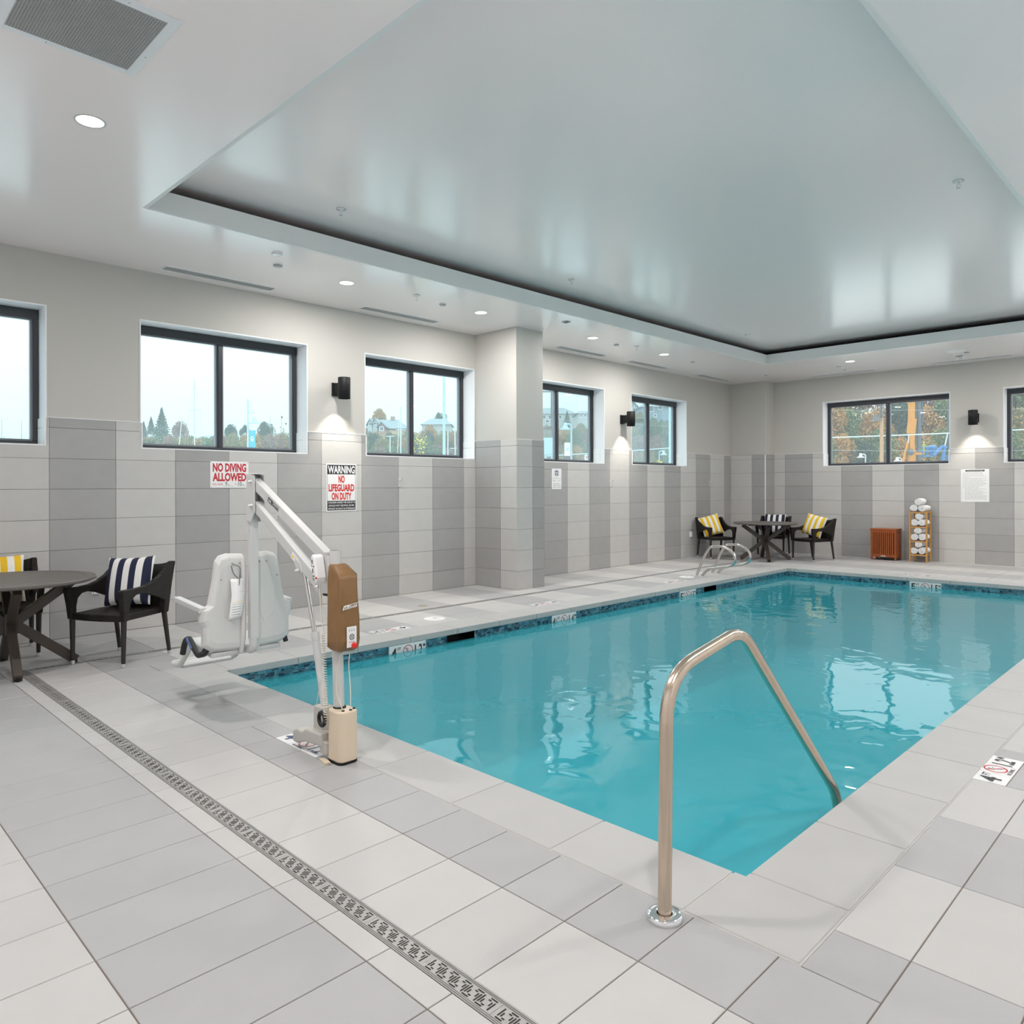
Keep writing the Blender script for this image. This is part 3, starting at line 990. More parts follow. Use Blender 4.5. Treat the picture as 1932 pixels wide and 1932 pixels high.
for i, (ar, mtx, w, h, ci) in enumerate(pieces):
    if i < 300:
        o = link('mosaic_tile', plate_mesh('mosaic_tile', w, h, 0.004, M_mos[ci], 0.0008), pool)
        o.matrix_local = Matrix.Translation(-po) @ mtx
    else:
        rest.cur = ci
        v = [mtx @ Vector(p) for p in ((0, 0, 0.004), (w, 0, 0.004), (w, h, 0.004), (0, h, 0.004), (0, 0, 0), (w, 0, 0), (w, h, 0), (0, h, 0))]
        rest.add(v, [(0, 1, 2, 3), (0, 4, 5, 1), (1, 5, 6, 2), (2, 6, 7, 3), (3, 7, 4, 0)])
tag(rest.build('mosaic_tiles_beyond', M_mos, pool, off=po), kind='stuff')
def wl_marker(mtx, ft, mt):
    e = link('depth_marker', None, pool)
    e.empty_display_size = 0.05
    e.matrix_local = Matrix.Translation(-po) @ mtx
    marker_face(e, ft, mt, M_ink, False)
for (y, ft, mt) in WLM:
    wl_marker(frame(FR_LEFT, IX0 + 0.009, y, BAND1 - MK + 0.002), ft, mt)
wl_marker(frame(FR_FAR, -3.862, IY1 - 0.009, BAND1 - MK + 0.002), '5', '1.5')
# water
wb = MB()
wb.add([(IX0 + 0.002, IY0 + 0.002, WATER_Z), (IX1 - 0.002, IY0 + 0.002, WATER_Z), (IX1 - 0.002, IY1 - 0.002, WATER_Z), (IX0 + 0.002, IY1 - 0.002, WATER_Z)], [(0, 1, 2, 3)])
tag(wb.build('pool_water', M_water), 'rippled turquoise water filling the swimming pool', 'water', kind='stuff')

# ================================================================== DRAINS, LIDS
def slot_pattern(mb, x0, pitch_n, wy):
    """Greek-key style slots for one module, local x along the drain, y across (0..wy)"""
    def s(xa, ya, xb, yb):
        stroke(mb, (x0 + xa * pitch_n, ya * wy), (x0 + xb * pitch_n, yb * wy), 0.0050, 0.0008)
    s(0.06, 0.10, 0.52, 0.10); s(0.08, 0.24, 0.08, 0.88); s(0.24, 0.30, 0.24, 0.62); s(0.36, 0.26, 0.56, 0.26)
    s(0.48, 0.90, 0.94, 0.90); s(0.92, 0.12, 0.92, 0.76); s(0.76, 0.38, 0.76, 0.70); s(0.44, 0.74, 0.64, 0.74)
SEG = 0.622
GW = 0.056
gp = MB().box(0, SEG - 0.002, 0, GW, -0.006, 0)
grate_mesh = gp.mesh('grate', M_brushed)
sp = MB()
for h in range(2):
    for k in range(5):
        slot_pattern(sp, 0.012 + h * 0.310 + k * 0.0570, 0.0570, GW)
slot_mesh = sp.mesh('slots', M_slot)
ln = MB()
for k in range(4):
    stroke(ln, (0.303 + k * 0.004, 0.012), (0.303 + k * 0.004, 0.044), 0.0012, 0.0006)
emb_mesh = ln.mesh('embossing', M_grille)
def make_drain(label, mtx, length, n0):
    root = thing('trench_drain', label, 'drain', mtx.to_translation(), mtx.to_euler().z, 'trench drains around the pool')
    wtot = DN_Y1 - DN_Y0
    fb = MB()
    fb.box(0, length, 0, 0.003, -0.02, 0.0008).box(0, length, 0.0065, 0.0085, -0.02, 0.0006).box(0, length, wtot - 0.003, wtot, -0.02, 0.0008).box(0, length, wtot - 0.0085, wtot - 0.0065, -0.02, 0.0006)
    fb.box(0, length, 0.003, wtot - 0.003, -0.02, -0.003)
    fb.build('channel_frame', M_brushed, root)
    n = int(length / SEG)
    for k in range(n + 1):
        g = link('grate', grate_mesh, root)
        g.location = (n0 + k * SEG - SEG, (wtot - GW) / 2, -0.0003)
        if n0 + k * SEG > length or n0 + k * SEG - SEG < -0.01:
            bpy.data.objects.remove(g); continue
        tag(link('slots', slot_mesh, g), kind='stuff')
        tag(link('embossing', emb_mesh, g), kind='stuff')
make_drain('long patterned trench drain crossing the near floor', Matrix.Translation((DL_X0, DN_Y0, 0)), RX - DL_X0, 0.62 + 0.0)
make_drain('patterned trench drain running beside the left wall', Matrix.Translation((DL_X1, DN_Y1, 0)) @ Matrix.Rotation(PI / 2, 4, 'Z'), 13.5, 0.62)
for i, (x, y, r) in enumerate(lids):
    t_ = thing('skimmer_lid', ['round white skimmer lid on the deck near the pool lift', 'round white skimmer lid beside the chrome ladder rails'][i], 'skimmer lid', (x, y, 0), 0, 'skimmer lids')
    MB().lathe([(0, 0.004), (r - 0.012, 0.004), (r - 0.004, 0.0035), (r, 0.0005), (r, -0.002)], n=32).build('lid', M_sign, t_)
    lb = MB()
    ring_into(lb, 0, 0, 0.012, 0.020, 0.0046, 16)
    stroke(lb, (-0.035, 0.036), (-0.015, 0.040), 0.006, 0.0046); stroke(lb, (0.015, 0.040), (0.035, 0.036), 0.006, 0.0046)
    tag(lb.build('printed_marks', M_ink, t_), kind='stuff')
t_ = thing('floor_drain', 'round brown floor drain cover near the tiled pillar', 'drain', (-7.325, 5.878, 0))
MB().lathe([(0, 0.002), (0.062, 0.002), (0.066, 0.0015), (0.070, -0.001)], n=28).build('cover', mat('drain_cover', (0.33, 0.28, 0.21), 0.5, metal=0.3), t_)

# ================================================================== CEILING FIXTURES
def downlight(x, y, label, seen=True):
    t_ = thing('recessed_downlight', label, 'downlight', (x, y, ZC), 0, 'recessed downlights in the soffit')
    MB().lathe([(0.076, 0.004), (0.080, -0.002), (0.092, -0.003), (0.094, -0.0005), (0.094, 0.001)], n=32).build('trim_ring', M_ringgrey, t_)
    MB().lathe([(0, -0.0008), (0.079, -0.0008)], n=32).build('lens', M_lens, t_)
    ld = bpy.data.lights.new('downlight_lamp', 'AREA')
    ld.shape = 'DISK'; ld.size = 0.15
    ld.energy = DOWNLIGHT_W
    ld.color = (1.0, 0.955, 0.915)
    lo = link('downlight_lamp', ld, t_)
    lo.location = (0, 0, -0.006)
DL = [(-5.164, 1.461, 'recessed downlight nearest the square return air grille'), (-7.21, 4.69, 'recessed downlight over the left deck between the first two slot diffusers'),
      (-7.19, 6.77, 'recessed downlight just before the wall pillar'), (-7.20, 9.18, 'recessed downlight just past the wall pillar'),
      (-7.22, 11.24, 'left row recessed downlight nearest the far corner'), (-5.20, 14.37, 'recessed downlight above the far deck'),
      (-2.10, 14.37, 'recessed downlight in the far soffit beyond the right edge'), (-0.50, 13.2, 'recessed downlight in the right soffit, farthest of the row'),
      (-0.50, 4.69, 'recessed downlight in the right soffit, second of the row'), (-0.50, 7.0, 'recessed downlight in the right soffit, third of the row'),
      (-0.50, 9.5, 'recessed downlight in the right soffit, fourth of the row'), (-2.90, 1.10, 'recessed downlight overhead behind the grille'),
      (-0.50, 1.20, 'recessed downlight overhead in the near right corner')]
for x, y, lab in DL:
    downlight(x, y, lab)

def slot_diffuser(x0, x1, y0, y1, label, along):
    t_ = thing('slot_diffuser', label, 'air diffuser', ((x0 + x1) / 2, (y0 + y1) / 2, ZC), 0, 'linear slot diffusers')
    L, Wd = (y1 - y0, x1 - x0) if along == 'y' else (x1 - x0, y1 - y0)
    if along == 'y':
        t_.rotation_euler = (0, 0, PI / 2)
    MB().box(-L / 2, L / 2, -Wd / 2, Wd / 2, -0.002, 0.0).build('backing', M_dark, t_)
    fb = MB()
    e = 0.014
    fb.box(-L / 2 - e, L / 2 + e, -Wd / 2 - e, -Wd / 2, -0.006, 0).box(-L / 2 - e, L / 2 + e, Wd / 2, Wd / 2 + e, -0.006, 0)
    fb.box(-L / 2 - e, -L / 2, -Wd / 2, Wd / 2, -0.006, 0).box(L / 2, L / 2 + e, -Wd / 2, Wd / 2, -0.006, 0)
    fb.build('frame', M_white, t_)
    n = 6
    for k in range(n):
        y = -Wd / 2 + Wd * (k + 0.5) / n
        MB().box(-L / 2, L / 2, y - Wd / n * 0.20, y + Wd / n * 0.20, -0.004, -0.002).build('slat', M_ringgrey, t_)
for i, y in enumerate([2.98, 5.47, 9.33, 11.36, 13.80]):
    slot_diffuser(-8.11, -7.97, y, y + 1.235, ['slot diffuser above the no diving sign window', 'slot diffuser just before the wall pillar', 'slot diffuser just past the wall pillar',
                  'fourth slot diffuser along the left wall', 'slot diffuser nearest the far left corner'][i], 'y')
slot_diffuser(-6.46, -5.22, 15.69, 15.80, 'slot diffuser over the far window', 'x')
slot_diffuser(-4.16, -2.92, 15.69, 15.80, 'slot diffuser above the far sconce', 'x')

# square return grille
t_ = thing('return_air_grille', 'large square white framed egg-crate return air grille', 'air grille', (-4.075, 1.135, ZC))
h = 0.288
fb = MB()
e = 0.055
fb.box(-h - e, h + e, -h - e, -h, -0.008, 0).box(-h - e, h + e, h, h + e, -0.008, 0).box(-h - e, -h, -h, h, -0.008, 0).box(h, h + e, -h, h, -0.008, 0)
fb.build('frame', M_white, t_, bevel=0.002, segs=1)
MB().box(-h, h, -h, h, -0.0015, 0.0).build('duct_back', M_dark, t_)
cb = MB()
n = 44
for k in range(n + 1):
    q = -h + 2 * h * k / n
    cb.box(q - 0.0016, q + 0.0016, -h, h, -0.010, -0.003).box(-h, h, q - 0.0016, q + 0.0016, -0.010, -0.003)
tag(cb.build('egg_crate_core', M_grille, t_), 'fine grey egg-crate grid', kind='stuff')
for (x, y) in ((h + 0.03, 0.1), (-0.1, h + 0.03), (0.1, -h - 0.03), (-h - 0.03, -0.1)):
    MB().lathe([(0, -0.0098), (0.004, -0.0095), (0.005, -0.008)], (x, y, 0), 10).build('screw', M_chrome_dark, t_)

def cap_disc(x, y, z, r, label, kind, m):
    t_ = thing(kind, label, 'ceiling cap', (x, y, z), 0, 'round ceiling caps')
    MB().lathe([(0, -0.020), (r * 0.8, -0.020), (r * 0.97, -0.017), (r, -0.010), (r, 0.0)], n=24).build('cap', m, t_)
    MB().lathe([(r, -0.003), (r * 1.12, -0.003), (r * 1.14, 0.0)], n=24).build('rim', M_white, t_)
def sprinkler(x, y, z, label):
    t_ = thing('fire_sprinkler', label, 'sprinkler', (x, y, z), 0, 'pendent fire sprinklers')
    MB().lathe([(0.012, 0), (0.042, -0.001), (0.044, -0.006), (0.020, -0.010), (0.012, -0.012)], n=20).build('escutcheon', M_hook, t_)
    MB().lathe([(0, -0.035), (0.009, -0.034), (0.010, -0.010), (0.010, 0)], n=12).build('body', M_hook, t_)
    ab = MB()
    for sx in (-1, 1):
        ab.tube([(sx * 0.010, 0, -0.030), (sx * 0.016, 0, -0.042), (sx * 0.010, 0, -0.055), (0, 0, -0.060)], 0.0028, 6)
    ab.build('frame_arms', M_hook, t_)
    db = MB()
    for k in range(8):
        a = 2 * PI * k / 8
        stroke(db, (0.004 * math.cos(a), 0.004 * math.sin(a)), (0.019 * math.cos(a), 0.019 * math.sin(a)), 0.008, -0.062)
    db.disc((0, 0, -0.0615), 0.009, 12)
    db.build('deflector', M_hook, t_)
cap_disc(-6.777, 3.603, ZC, 0.052, 'round metal smoke sensor beside the tray edge', 'smoke_sensor', M_hook)
cap_disc(-7.128, 3.796, ZC, 0.046, 'grey ceiling cap between the first slot diffuser and the tray', 'concealed_sprinkler', M_chrome_dark)
for x, y, lab in ((-7.196, 6.106, 'small grey ceiling cap before the wall pillar'), (-7.254, 9.876, 'small grey ceiling cap between two left downlights past the pillar'),
                  (-7.25, 12.242, 'small grey ceiling cap past the last left downlight'), (-7.04, 14.811, 'small grey ceiling cap near the corner pillar'),
                  (-5.557, 14.788, 'small grey ceiling cap beside the far downlight'), (-3.408, 14.821, 'small grey ceiling cap above the far sconce')):
    cap_disc(x, y, ZC, 0.040, lab, 'concealed_sprinkler', M_chrome_dark)
t_ = thing('ceiling_speaker', 'flat round white ceiling speaker near the far slot diffuser', 'speaker', (-3.53, 14.62, ZC))
MB().lathe([(0, -0.006), (0.13, -0.006), (0.145, -0.004), (0.15, 0)], n=32).build('cover', M_white, t_)
t_ = thing('junction_plate', 'small square grey plate on the soffit past the pillar', 'cover plate', (-6.746, 8.0, ZC))
MB().box(-0.045, 0.045, -0.045, 0.045, -0.012, 0).build('plate', M_chrome_dark, t_, bevel=0.003)
for k in range(3):
    MB().box(-0.03, 0.03, -0.027 + k * 0.02, -0.017 + k * 0.02, -0.014, -0.012).build('rib', M_dark, t_)
sprinkler(-7.078, 5.594, ZC, 'pendent sprinkler between the first two left downlights')
sprinkler(-7.104, 10.228, ZC, 'pendent sprinkler in the left soffit past the pillar')
sprinkler(-5.62, 15.283, ZC, 'pendent sprinkler above the far window')
for i, (x, y) in enumerate(((-5.946, 3.807), (-5.949, 7.16), (-6.005, 11.919), (-1.717, 7.211))):
    sprinkler(x, y, ZT, ['pendent sprinkler in the tray ceiling, nearest on the left', 'pendent sprinkler in the middle of the tray left side', 'pendent sprinkler in the far end of the tray',
              'pendent sprinkler on the right side of the tray ceiling'][i])
t_ = thing('fire_strobe', 'white ceiling fire alarm strobe with lettering beside the slot diffuser', 'fire alarm', (-3.60, 15.20, ZC))
MB().box(-0.065, 0.065, -0.045, 0.045, -0.035, 0).build('housing', M_white, t_, bevel=0.008)
MB().box(-0.025, 0.025, -0.018, 0.018, -0.050, -0.035).build('strobe_lens', M_hook, t_, bevel=0.006)
lb = MB()
text_into(lb, 'FIRE', -0.05, 0.005, 0.10, 0.025, 0)
lo = lb.build('lettering', M_ink, t_)
lo.rotation_euler = (PI / 2, 0, 0); lo.location = (0, -0.0455, -0.032)

# ================================================================== SCONCES
def sconce(px, py, nx, ny, label):
    """px,py: point on the wall; nx,ny: direction out of the wall"""
    t_ = thing('wall_sconce', label, 'wall lamp', (px, py, 2.768), math.atan2(ny, nx), 'black cylinder wall sconces')
    R, H2 = 0.078, 0.136
    MB().box(0, 0.022, -0.055, 0.055, -0.085, 0.085).build('back_plate', M_black, t_, bevel=0.004)
    MB().box(0.02, 0.14, -0.034, 0.034, -0.075, 0.075).build('arm', M_black, t_, bevel=0.004)
    MB().lathe([(0, H2), (R - 0.004, H2), (R, H2 - 0.004), (R, -H2), (R - 0.006, -H2), (R - 0.006, 0.0), (0, 0.0)], (0.212, 0, 0), 32).build('shade', M_black, t_)
    MB().lathe([(0, -0.001), (R - 0.008, -0.001)], (0.212, 0, 0), 24).build('bulb_lens', M_lens, t_)
    ld = bpy.data.lights.new('sconce_lamp', 'SPOT')
    ld.energy = 45
    ld.color = (1.0, 0.90, 0.78)
    ld.spot_size = math.radians(84)
    ld.spot_blend = 0.1
    ld.shadow_soft_size = 0.018
    lo = link('sconce_lamp', ld, t_)
    lo.location = (0.212, 0, -0.022)
sconce(WX, 5.235, 1, 0, 'black cylinder sconce between the second and third windows')
sconce(WX, 11.49, 1, 0, 'black cylinder sconce between the two windows past the pillar')
sconce(-3.56, WY, 0, -1, 'black cylinder sconce on the far wall above the pool rules')

# ================================================================== SIGNS, HOOKS, OUTLETS
SX = WX + GRT + TT
def sign_root(name, label, cat, mtx, group=None):
    o = thing(name, label, cat, (0, 0, 0), 0, group)
    o.matrix_world = mtx
    return o
s = sign_root('no_diving_sign', 'white sign with red NO DIVING ALLOWED lettering under the second window', 'sign', frame(FR_LEFT, SX, 3.581, 1.497))
MB().box(0, 0.459, 0, 0.305, 0, 0.004).build('panel', M_sign, s, bevel=0.003)
z = 0.0046
lb = MB(); text_into(lb, 'NO DIVING', 0.030, 0.185, 0.400, 0.100, z, 0.042); text_into(lb, 'ALLOWED', 0.028, 0.076, 0.402, 0.098, z, 0.042)
text_into(lb, 'POOL HOURS', 0.026, 0.030, 0.122, 0.024, z, 0.0); text_into(lb, 'TO', 0.288, 0.030, 0.024, 0.024, z)
lb.build('lettering', M_red, s)
lb = MB(); text_into(lb, '9', 0.176, 0.026, 0.024, 0.046, z); text_into(lb, 'AM', 0.206, 0.028, 0.024, 0.014, z); stroke(lb, (0.16, 0.022), (0.275, 0.022), 0.002, z)
lb.build('lettering', M_ink, s)
lb = MB(); text_into(lb, '10', 0.330, 0.026, 0.044, 0.046, z); text_into(lb, 'PM', 0.380, 0.028, 0.022, 0.014, z); stroke(lb, (0.318, 0.022), (0.43, 0.022), 0.002, z)
lb.build('lettering', M_ink, s)
for (x, y) in ((0.012, 0.012), (0.447, 0.012), (0.012, 0.293), (0.447, 0.293)):
    MB().lathe([(0, 0.0062), (0.004, 0.0055), (0.005, 0.004)], (x, y, 0), 8).build('screw', M_hook, s)

s = sign_root('lifeguard_warning_sign', 'tall WARNING no lifeguard on duty sign in black, red and white', 'sign', frame(FR_LEFT, SX, 5.088, 1.186))
MB().box(0, 0.455, 0, 0.620, 0, 0.004).build('panel', M_sign, s, bevel=0.003)
bb = MB().box(0.018, 0.437, 0.484, 0.606, 0.004, 0.0046).box(0.018, 0.437, 0.016, 0.140, 0.004, 0.0046)
bb.box(0.014, 0.018, 0.016, 0.606, 0.004, 0.0045).box(0.437, 0.441, 0.016, 0.606, 0.004, 0.0045)
bb.build('black_band', M_ink, s)
lb = MB(); z = 0.0052
text_into(lb, 'WARNING', 0.026, 0.494, 0.404, 0.100, z, 0.03)
text_into(lb, 'CHILDREN UNDER THE AGE OF 14', 0.026, 0.106, 0.404, 0.024, z, 0.015)
text_into(lb, 'SHOULD NOT USE POOL OR SPA', 0.034, 0.066, 0.388, 0.024, z, 0.015)
text_into(lb, 'WITHOUT AN ADULT IN ATTENDANCE', 0.024, 0.026, 0.408, 0.024, z, 0.015)
lb.build('lettering', M_sign, s)
lb = MB(); text_into(lb, 'NO', 0.180, 0.370, 0.094, 0.098, z, 0.042); text_into(lb, 'LIFEGUARD', 0.034, 0.260, 0.388, 0.096, z, 0.042); text_into(lb, 'ON DUTY', 0.078, 0.150, 0.300, 0.096, z, 0.042)
lb.build('lettering', M_red2, s)

s = sign_root('emergency_phone_sign', 'small white emergency phone sign with a telephone symbol', 'sign', frame(FR_LEFT, SX, 9.461, 1.456))
MB().box(0, 0.252, 0, 0.353, 0, 0.004).build('panel', M_sign, s, bevel=0.003)
z = 0.0046
lb = MB(); ring_into(lb, 0.126, 0.272, 0.060, 0.064, z)
lb.build('symbol_ring', M_grey, s)
lb = MB()
lb.prism([(0.085, 0.235), (0.167, 0.235), (0.162, 0.268), (0.148, 0.285), (0.104, 0.285), (0.090, 0.268)], 'xy', 0.004, z)
lb.prism([(0.078, 0.290), (0.094, 0.284), (0.108, 0.300), (0.144, 0.300), (0.158, 0.284), (0.174, 0.290), (0.166, 0.310), (0.148, 0.318), (0.104, 0.318), (0.086, 0.310)], 'xy', 0.004, z)
lb.build('telephone_symbol', M_navy, s)
lb = MB(); ring_into(lb, 0.126, 0.258, 0, 0.016, z + 0.0004, 16); lb.build('dial', M_sign, s)
lb = MB(); text_into(lb, 'Emergency Phone Number', 0.018, 0.178, 0.216, 0.018, z); text_into(lb, '911', 0.034, 0.130, 0.070, 0.032, z)
for k, (a, c) in enumerate(((0.16, 0.21), (0.16, 0.20))):
    stroke(lb, (a, 0.150 - 0.016 * k), (c, 0.150 - 0.016 * k), 0.004, z)
for (y, segs) in ((0.092, ((0.03, 0.10), (0.11, 0.20))), (0.062, ((0.03, 0.07), (0.08, 0.12), (0.13, 0.15), (0.17, 0.23))), (0.036, ((0.03, 0.09), (0.10, 0.12), (0.135, 0.225)))):
    for a, c in segs:
        stroke(lb, (a, y), (c, y), 0.007, z)
lb.build('lettering', M_grey, s)

s = sign_root('pool_rules_sign', 'white swimming pool rules notice under the far wall sconce', 'sign', frame(FR_FAR, -3.806, WY - GRT - TT, 1.192))
MB().box(0, 0.462, 0, 0.615, 0, 0.004).build('panel', M_sign, s, bevel=0.003)
bb = MB().box(0.078, 0.388, 0.572, 0.604, 0.004, 0.0046); bb.build('title_band', M_ink, s)
lb = MB(); text_into(lb, 'Swimming Pool Rules', 0.098, 0.578, 0.270, 0.020, 0.0052, 0.01); lb.build('lettering', M_sign, s)
lb = MB()
rr = random.Random(11)
y = 0.548
for k in range(25):
    x = 0.040 if k < 15 else 0.064
    end = rr.choice([0.42, 0.41, 0.40, 0.36, 0.30, 0.14])
    stroke(lb, (0.022, y), (0.030, y), 0.006, 0.0046)
    while x < end:
        w = rr.uniform(0.012, 0.05)
        stroke(lb, (x, y), (min(end, x + w), y), 0.0055, 0.0046); x += w + 0.008
    y -= 0.0205
lb.build('small_print', mat('small_print_grey', (0.40, 0.40, 0.41), 0.6), s)

def wall_hook(y, z, label):
    t_ = sign_root('wall_hook', label, 'hook', frame(FR_LEFT, SX, y, z), 'double wall hooks')
    MB().box(-0.012, 0.012, -0.075, 0.075, 0, 0.006).build('back_plate', M_hook, t_, bevel=0.003)
    for dz, ln_ in ((0.035, 0.075), (-0.055, 0.060)):
        MB().tube([(0, dz, 0.004), (0, dz - 0.012, ln_ * 0.45), (0, dz - 0.004, ln_ * 0.85), (0, dz + 0.018, ln_), (0, dz + 0.034, ln_)], [0.006, 0.006, 0.006, 0.006, 0.007], 8).build('prong', M_hook, t_)
wall_hook(6.245, 1.565, 'chrome double wall hook under the third window')
wall_hook(11.084, 1.555, 'chrome double wall hook below the second sconce')
wall_hook(14.71, 1.553, 'chrome double wall hook near the far left corner')
def outlet(y, z, label):
    t_ = sign_root('outlet_cover', label, 'outlet', frame(FR_LEFT, SX, y, z), 'weatherproof outlet covers')
    MB().box(-0.038, 0.038, -0.060, 0.060, 0, 0.010).build('cover_plate', M_sign, t_, bevel=0.004)
    MB().box(-0.030, 0.030, -0.050, 0.050, 0.010, 0.045).build('flip_cover', M_white, t_, bevel=0.006)
outlet(13.911, 0.482, 'white outlet cover low on the wall beside the far left chair')
outlet(2.389, 0.470, 'white outlet cover low on the wall behind the near chair')

# ================================================================== HANDRAIL AND LADDER RAILS
def smooth_path(pts, n=8, rad=0.1):
    """straight runs joined by arcs: pts = list of (Vector, fillet)"""
    out = [Vector(pts[0][0])]
    for i in range(1, len(pts) - 1):
        p, r = Vector(pts[i][0]), pts[i][1]
        a, c = Vector(pts[i - 1][0]), Vector(pts[i + 1][0])
        u, v = (a - p).normalized(), (c - p).normalized()
        r = min(r, (a - p).length * 0.49, (c - p).length * 0.49)
        s0, s1 = p + u * r, p + v * r
        for k in range(n + 1):
            t = k / n
            out.append(s0 * (1 - t) ** 2 + p * (2 * t * (1 - t)) + s1 * t ** 2)
    out.append(Vector(pts[-1][0]))
    return out
RB = Vector((-1.425, 2.210, 0))
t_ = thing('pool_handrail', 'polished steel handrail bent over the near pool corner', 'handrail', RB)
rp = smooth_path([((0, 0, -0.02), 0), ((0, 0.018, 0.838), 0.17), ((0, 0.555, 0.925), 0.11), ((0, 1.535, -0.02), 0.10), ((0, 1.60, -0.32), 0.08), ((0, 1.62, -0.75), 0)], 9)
MB().tube(rp, 0.0242, 20).build('rail', mat('reflection_tinted_steel', (0.66, 0.54, 0.43), 0.2, metal=1.0, var=0.12, vscale=30, stretch=(1, 1, 0.1)), t_)  # bronze tint stands in for warm surroundings mirrored in the rail
MB().lathe([(0.026, 0.002), (0.026, 0.018), (0.030, 0.022), (0.056, 0.020), (0.0625, 0.014), (0.0640, 0.002), (0.0640, 0.0)], (0, 0, 0), 32).build('escutcheon', mat('chrome', (0.80, 0.80, 0.80), 0.08, metal=1.0), t_)

def ladder_rail(y, label):
    t_ = thing('ladder_rail', label, 'ladder rail', (-6.49, y, 0), 0, 'chrome ladder rails')
    P_ = [(0.0, 0.0, -0.01), (0.155, 0, 0.345), (0.262, 0, 0.515), (0.55, 0, 0.515), (0.70, 0, 0.40), (0.71, 0, 0.26), (0.57, 0, 0.185), (0.22, 0, 0.130), (0.095, 0, -0.01)]
    R_ = [0, 0.08, 0.12, 0.14, 0.12, 0.12, 0.12, 0.12, 0]
    MB().tube(smooth_path(list(zip(P_, R_)), 7), 0.0215, 14).build('rail', M_steel, t_)
    for x in (0.0, 0.095):
        MB().lathe([(0.022, 0.001), (0.024, 0.010), (0.040, 0.008), (0.042, 0.001)], (x, 0, 0), 20).build('escutcheon', M_cap, t_)
ladder_rail(11.05, 'chrome looped ladder rail, the nearer of the pair')
ladder_rail(11.57, 'chrome looped ladder rail, the farther of the pair')

# ================================================================== CHAIRS, PILLOWS, TABLES
def build_chair():
    t_ = link('wicker_armchair', None)
    t_.empty_display_size = 0.1
    W = 0.262
    # seat: woven pad with a bowed front edge
    sb = MB()
    poly = []
    for k in range(9):
        u = -1 + 2 * k / 8
        poly.append((u * (W - 0.006), 0.262 + 0.028 * (1 - u * u)))
    poly += [(W - 0.016, -0.225), (-W + 0.016, -0.225)]
    sb.prism(poly, 'xy', 0.378, 0.437)
    sb.build('seat', M_wicker, t_, bevel=0.012, fix=True)
    # backrest: shallow curved woven panel
    bb = MB()
    nu, nv = 12, 6
    for side in (0, 1):
        v = []
        for j in range(nv + 1):
            for i in range(nu + 1):
                u, w = -1 + 2 * i / nu, j / nv
                zt = 0.835 - 0.040 * (1 - u * u)
                z = 0.40 + (zt - 0.40) * w
                y = -0.215 - 0.105 * w + 0.03 * u * u - 0.035 * (1 - u * u) + (0.0 if side == 0 else -0.030)
                v.append((u * (W - 0.010 + 0.026 * w), y, z))
        n1 = nu + 1
        f = [(j * n1 + i, j * n1 + i + 1, (j + 1) * n1 + i + 1, (j + 1) * n1 + i) for j in range(nv) for i in range(nu)]
        if side == 0:
            f = [tuple(reversed(q)) for q in f]
        bb.add(v, f, True)
    N = (nu + 1) * (nv + 1)
    rim = [i for i in range(nu + 1)] + [j * (nu + 1) + nu for j in range(1, nv + 1)] + [nv * (nu + 1) + i for i in range(nu - 1, -1, -1)] + [j * (nu + 1) for j in range(nv - 1, 0, -1)]
    for a, c in zip(rim, rim[1:] + rim[:1]):
        bb.f.append((a, c, c + N, a + N)); bb.mi.append(0); bb.sm.append(False)
    bb.build('backrest', M_wicker, t_, fix=True)
    # arms: flared woven side with an arched opening
    prof = [(0.275, 0.385), (0.287, 0.50), (0.312, 0.640), (0.300, 0.650), (0.16, 0.648), (0.05, 0.655), (-0.05, 0.680), (-0.14, 0.722), (-0.215, 0.775), (-0.275, 0.838), (-0.325, 0.838),
            (-0.292, 0.640), (-0.262, 0.385), (-0.200, 0.385), (-0.205, 0.500), (-0.130, 0.533), (-0.020, 0.575), (0.080, 0.598), (0.150, 0.590), (0.197, 0.555), (0.216, 0.490), (0.220, 0.385)]
    for sx in (-1, 1):
        ab = MB()
        ab.prism(prof, 'yz', -0.024, 0.024)
        ab.v = [(sx * (W + 0.004 + max(0, z - 0.40) * 0.055) + x, y, z) for x, y, z in ab.v]
        ab.build('armrest', M_wicker, t_, bevel=0.010, fix=True)
    for sx in (-1, 1):
        for (top, bot) in (((sx * W, 0.248, 0.40), (sx * (W - 0.004), 0.250, 0.03)), ((sx * W, -0.232, 0.40), (sx * (W + 0.006), -0.292, 0.03))):
            lg = MB().tube([top, bot], [0.024, 0.0165], 10).build('leg', M_wicker_leg, t_)
            d = Vector(bot) - Vector(top)
            p1 = Vector(bot) + d.normalized() * 0.028
            MB().tube([Vector(bot) - d.normalized() * 0.002, p1], 0.0180, 12).build('foot_cap', M_cap, lg)
            MB().tube([p1, p1 + d.normalized() * 0.0035], 0.0150, 10).build('foot_pad', M_black, lg)
    return t_
def pillow_mesh(name, m, S=0.44, T=0.145):
    n = 20
    b_ = MB()
    for side in (1, -1):
        v = []
        for j in range(n + 1):
            for i in range(n + 1):
                u, w = -1 + 2 * i / n, -1 + 2 * j / n
                pinch = 1 - 0.055 * (1 - abs(u) ** 2.0) * abs(w) ** 3
                pinch2 = 1 - 0.055 * (1 - abs(w) ** 2.0) * abs(u) ** 3
                th = T / 2 * ((1 - abs(u) ** 3.0) * (1 - abs(w) ** 3.0)) ** 0.55
                v.append((u * S / 2 * pinch2, side * th, w * S / 2 * pinch))
        n1 = n + 1
        f = [(j * n1 + i, j * n1 + i + 1, (j + 1) * n1 + i + 1, (j + 1) * n1 + i) for j in range(n) for i in range(n)]
        if side == 1:
            f = [tuple(reversed(q)) for q in f]
        b_.add(v, f, True)
    return b_.mesh(name, m)
